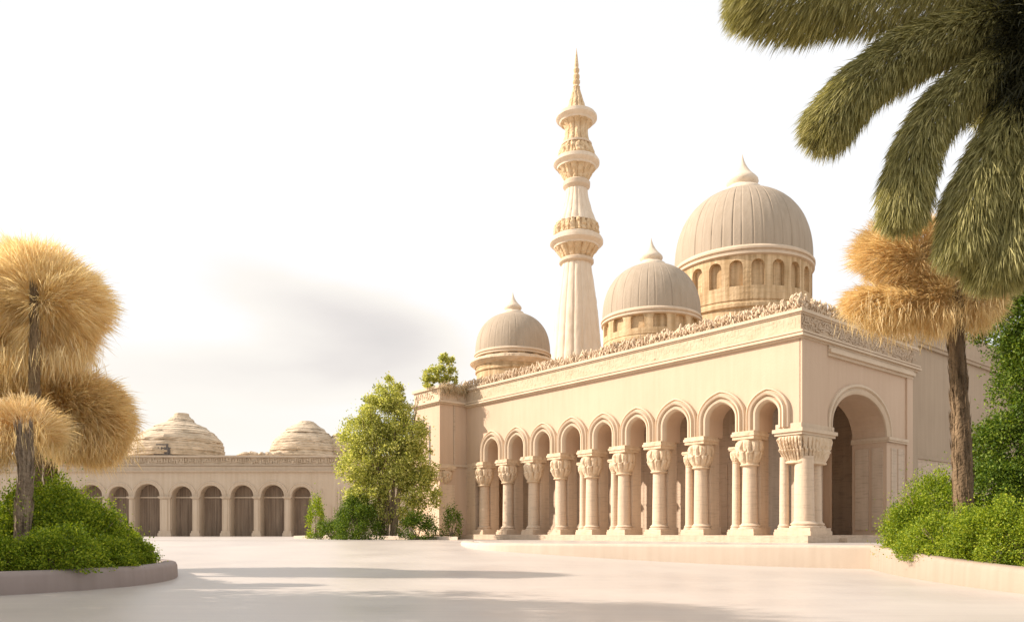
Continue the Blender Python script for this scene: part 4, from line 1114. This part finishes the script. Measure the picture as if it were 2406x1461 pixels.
GB = 'bushes along the foot of the far walls'
sh_at('dark green bush left of the airy tree foot', 842, 1165, 38.4, 1.15, .9, bz - .15, 15000, .085, M['hedge'], 61, name='bush', cat='bush', group=GB)
sh_at('wispy green bush against the last arch of the far arcade', 742, 1165, 46, .55, .6, bz - .15, 2200, .11, M['shrub'], 62, name='bush', cat='bush', group=GB)
sh_at('low green bush right of the airy tree foot', 980, 1200, 38.2, 1.0, .6, bz - .15, 3600, .09, M['hedge'], 63, name='bush', cat='bush', group=GB)
sh_at('small wispy bush at the foot of the projecting mosque block', 1062, 1188, 38.8, .5, .5, bz - .15, 1300, .09, M['hedge'], 64, name='bush', cat='bush', group=GB)
sh_at('low straggling green bush between the wispy bush and the airy tree', 778, 1222, 41, .85, .5, bz - .15, 3000, .09, M['hedge'], 65, name='bush', cat='bush', group=GB)
# planting strip they grow in
m = MB(); m.box8([at(690, HY, 47).tolist()[:2] + [TZ - .05], at(1075, HY, 37.2).tolist()[:2] + [TZ - .05], [-3.0, 43.5, TZ - .05], [-16, 66, TZ - .05], at(690, HY, 47).tolist()[:2] + [.79], at(1075, HY, 37.2).tolist()[:2] + [.79], [-3.0, 43.5, .79], [-16, 66, .79]])
tag(build('planting_bed', m, M['kerb'], world=True), 'low pale stone bed under the airy tree', 'planting bed')
# bush growing on the roof of the projecting block
Y8 = 42.6
bx = at(1042, 912, Y8); bx[2] = 8.98
rb = lobed_tree('roof_bush', 'bright leafy bush growing on top of the projecting mosque block', 'bush', bx,
    [lo(1048, 858, Y8, .52, .5, .55, 1100, 22), lo(1030, 880, Y8, .75, .6, .5, 1400, 26), lo(1012, 897, Y8, .5, .5, .35, 700, 14), lo(1058, 885, Y8, .4, .4, .5, 600, 14)],
    .13, M['tree'], [[tuple(bx), tuple(at(1044, 880, Y8)), tuple(at(1050, 845, Y8))], [tuple(bx), tuple(at(1025, 890, Y8))]], [[.05, .03, .01], [.04, .01]], seed=95)
n = 1500; base = np.stack([np.array(F(*(20.2 + rng.normal() * .08 - .05, -1.7 + rng.random() * 1.9, 9.0))) for _ in range(n)]) + rng.normal(size=(n, 3)) * np.array((.12, .12, .10))
npmesh('trailing_growth', blades(base, np.array((0, 0, -1.0)) + rng.normal(size=(n, 3)) * .6, rng.uniform(.15, .55, n), .02, .3), BLADE_F, 5, M['dry'], rb)

# broad tree outside the left edge, whose shade falls across the near paving
bx = np.array((-13.0, 11.0, 0.0))
lobed_tree('shade_tree', 'leafy tree just outside the left edge shading the near paving', 'tree', bx,
    [((-12.9, 10.9, 6.0), (2.4, 2.7, 2.2), 22000, 110), ((-12.2, 12.0, 3.4), (1.6, 1.9, 1.1), 9000, 60), ((-12.6, 8.6, 4.6), (1.9, 1.9, 1.5), 11000, 60), ((-13.2, 9.6, 8.3), (2.3, 2.2, 1.5), 13000, 70)],
    .14, M['tree'], [[tuple(bx), (-12.9, 11, 2.4), (-12.9, 10.9, 6)], [(-12.9, 11, 2.4), (-12.5, 9, 4.4)]], [[.2, .15, .05], [.09, .03]], seed=120)
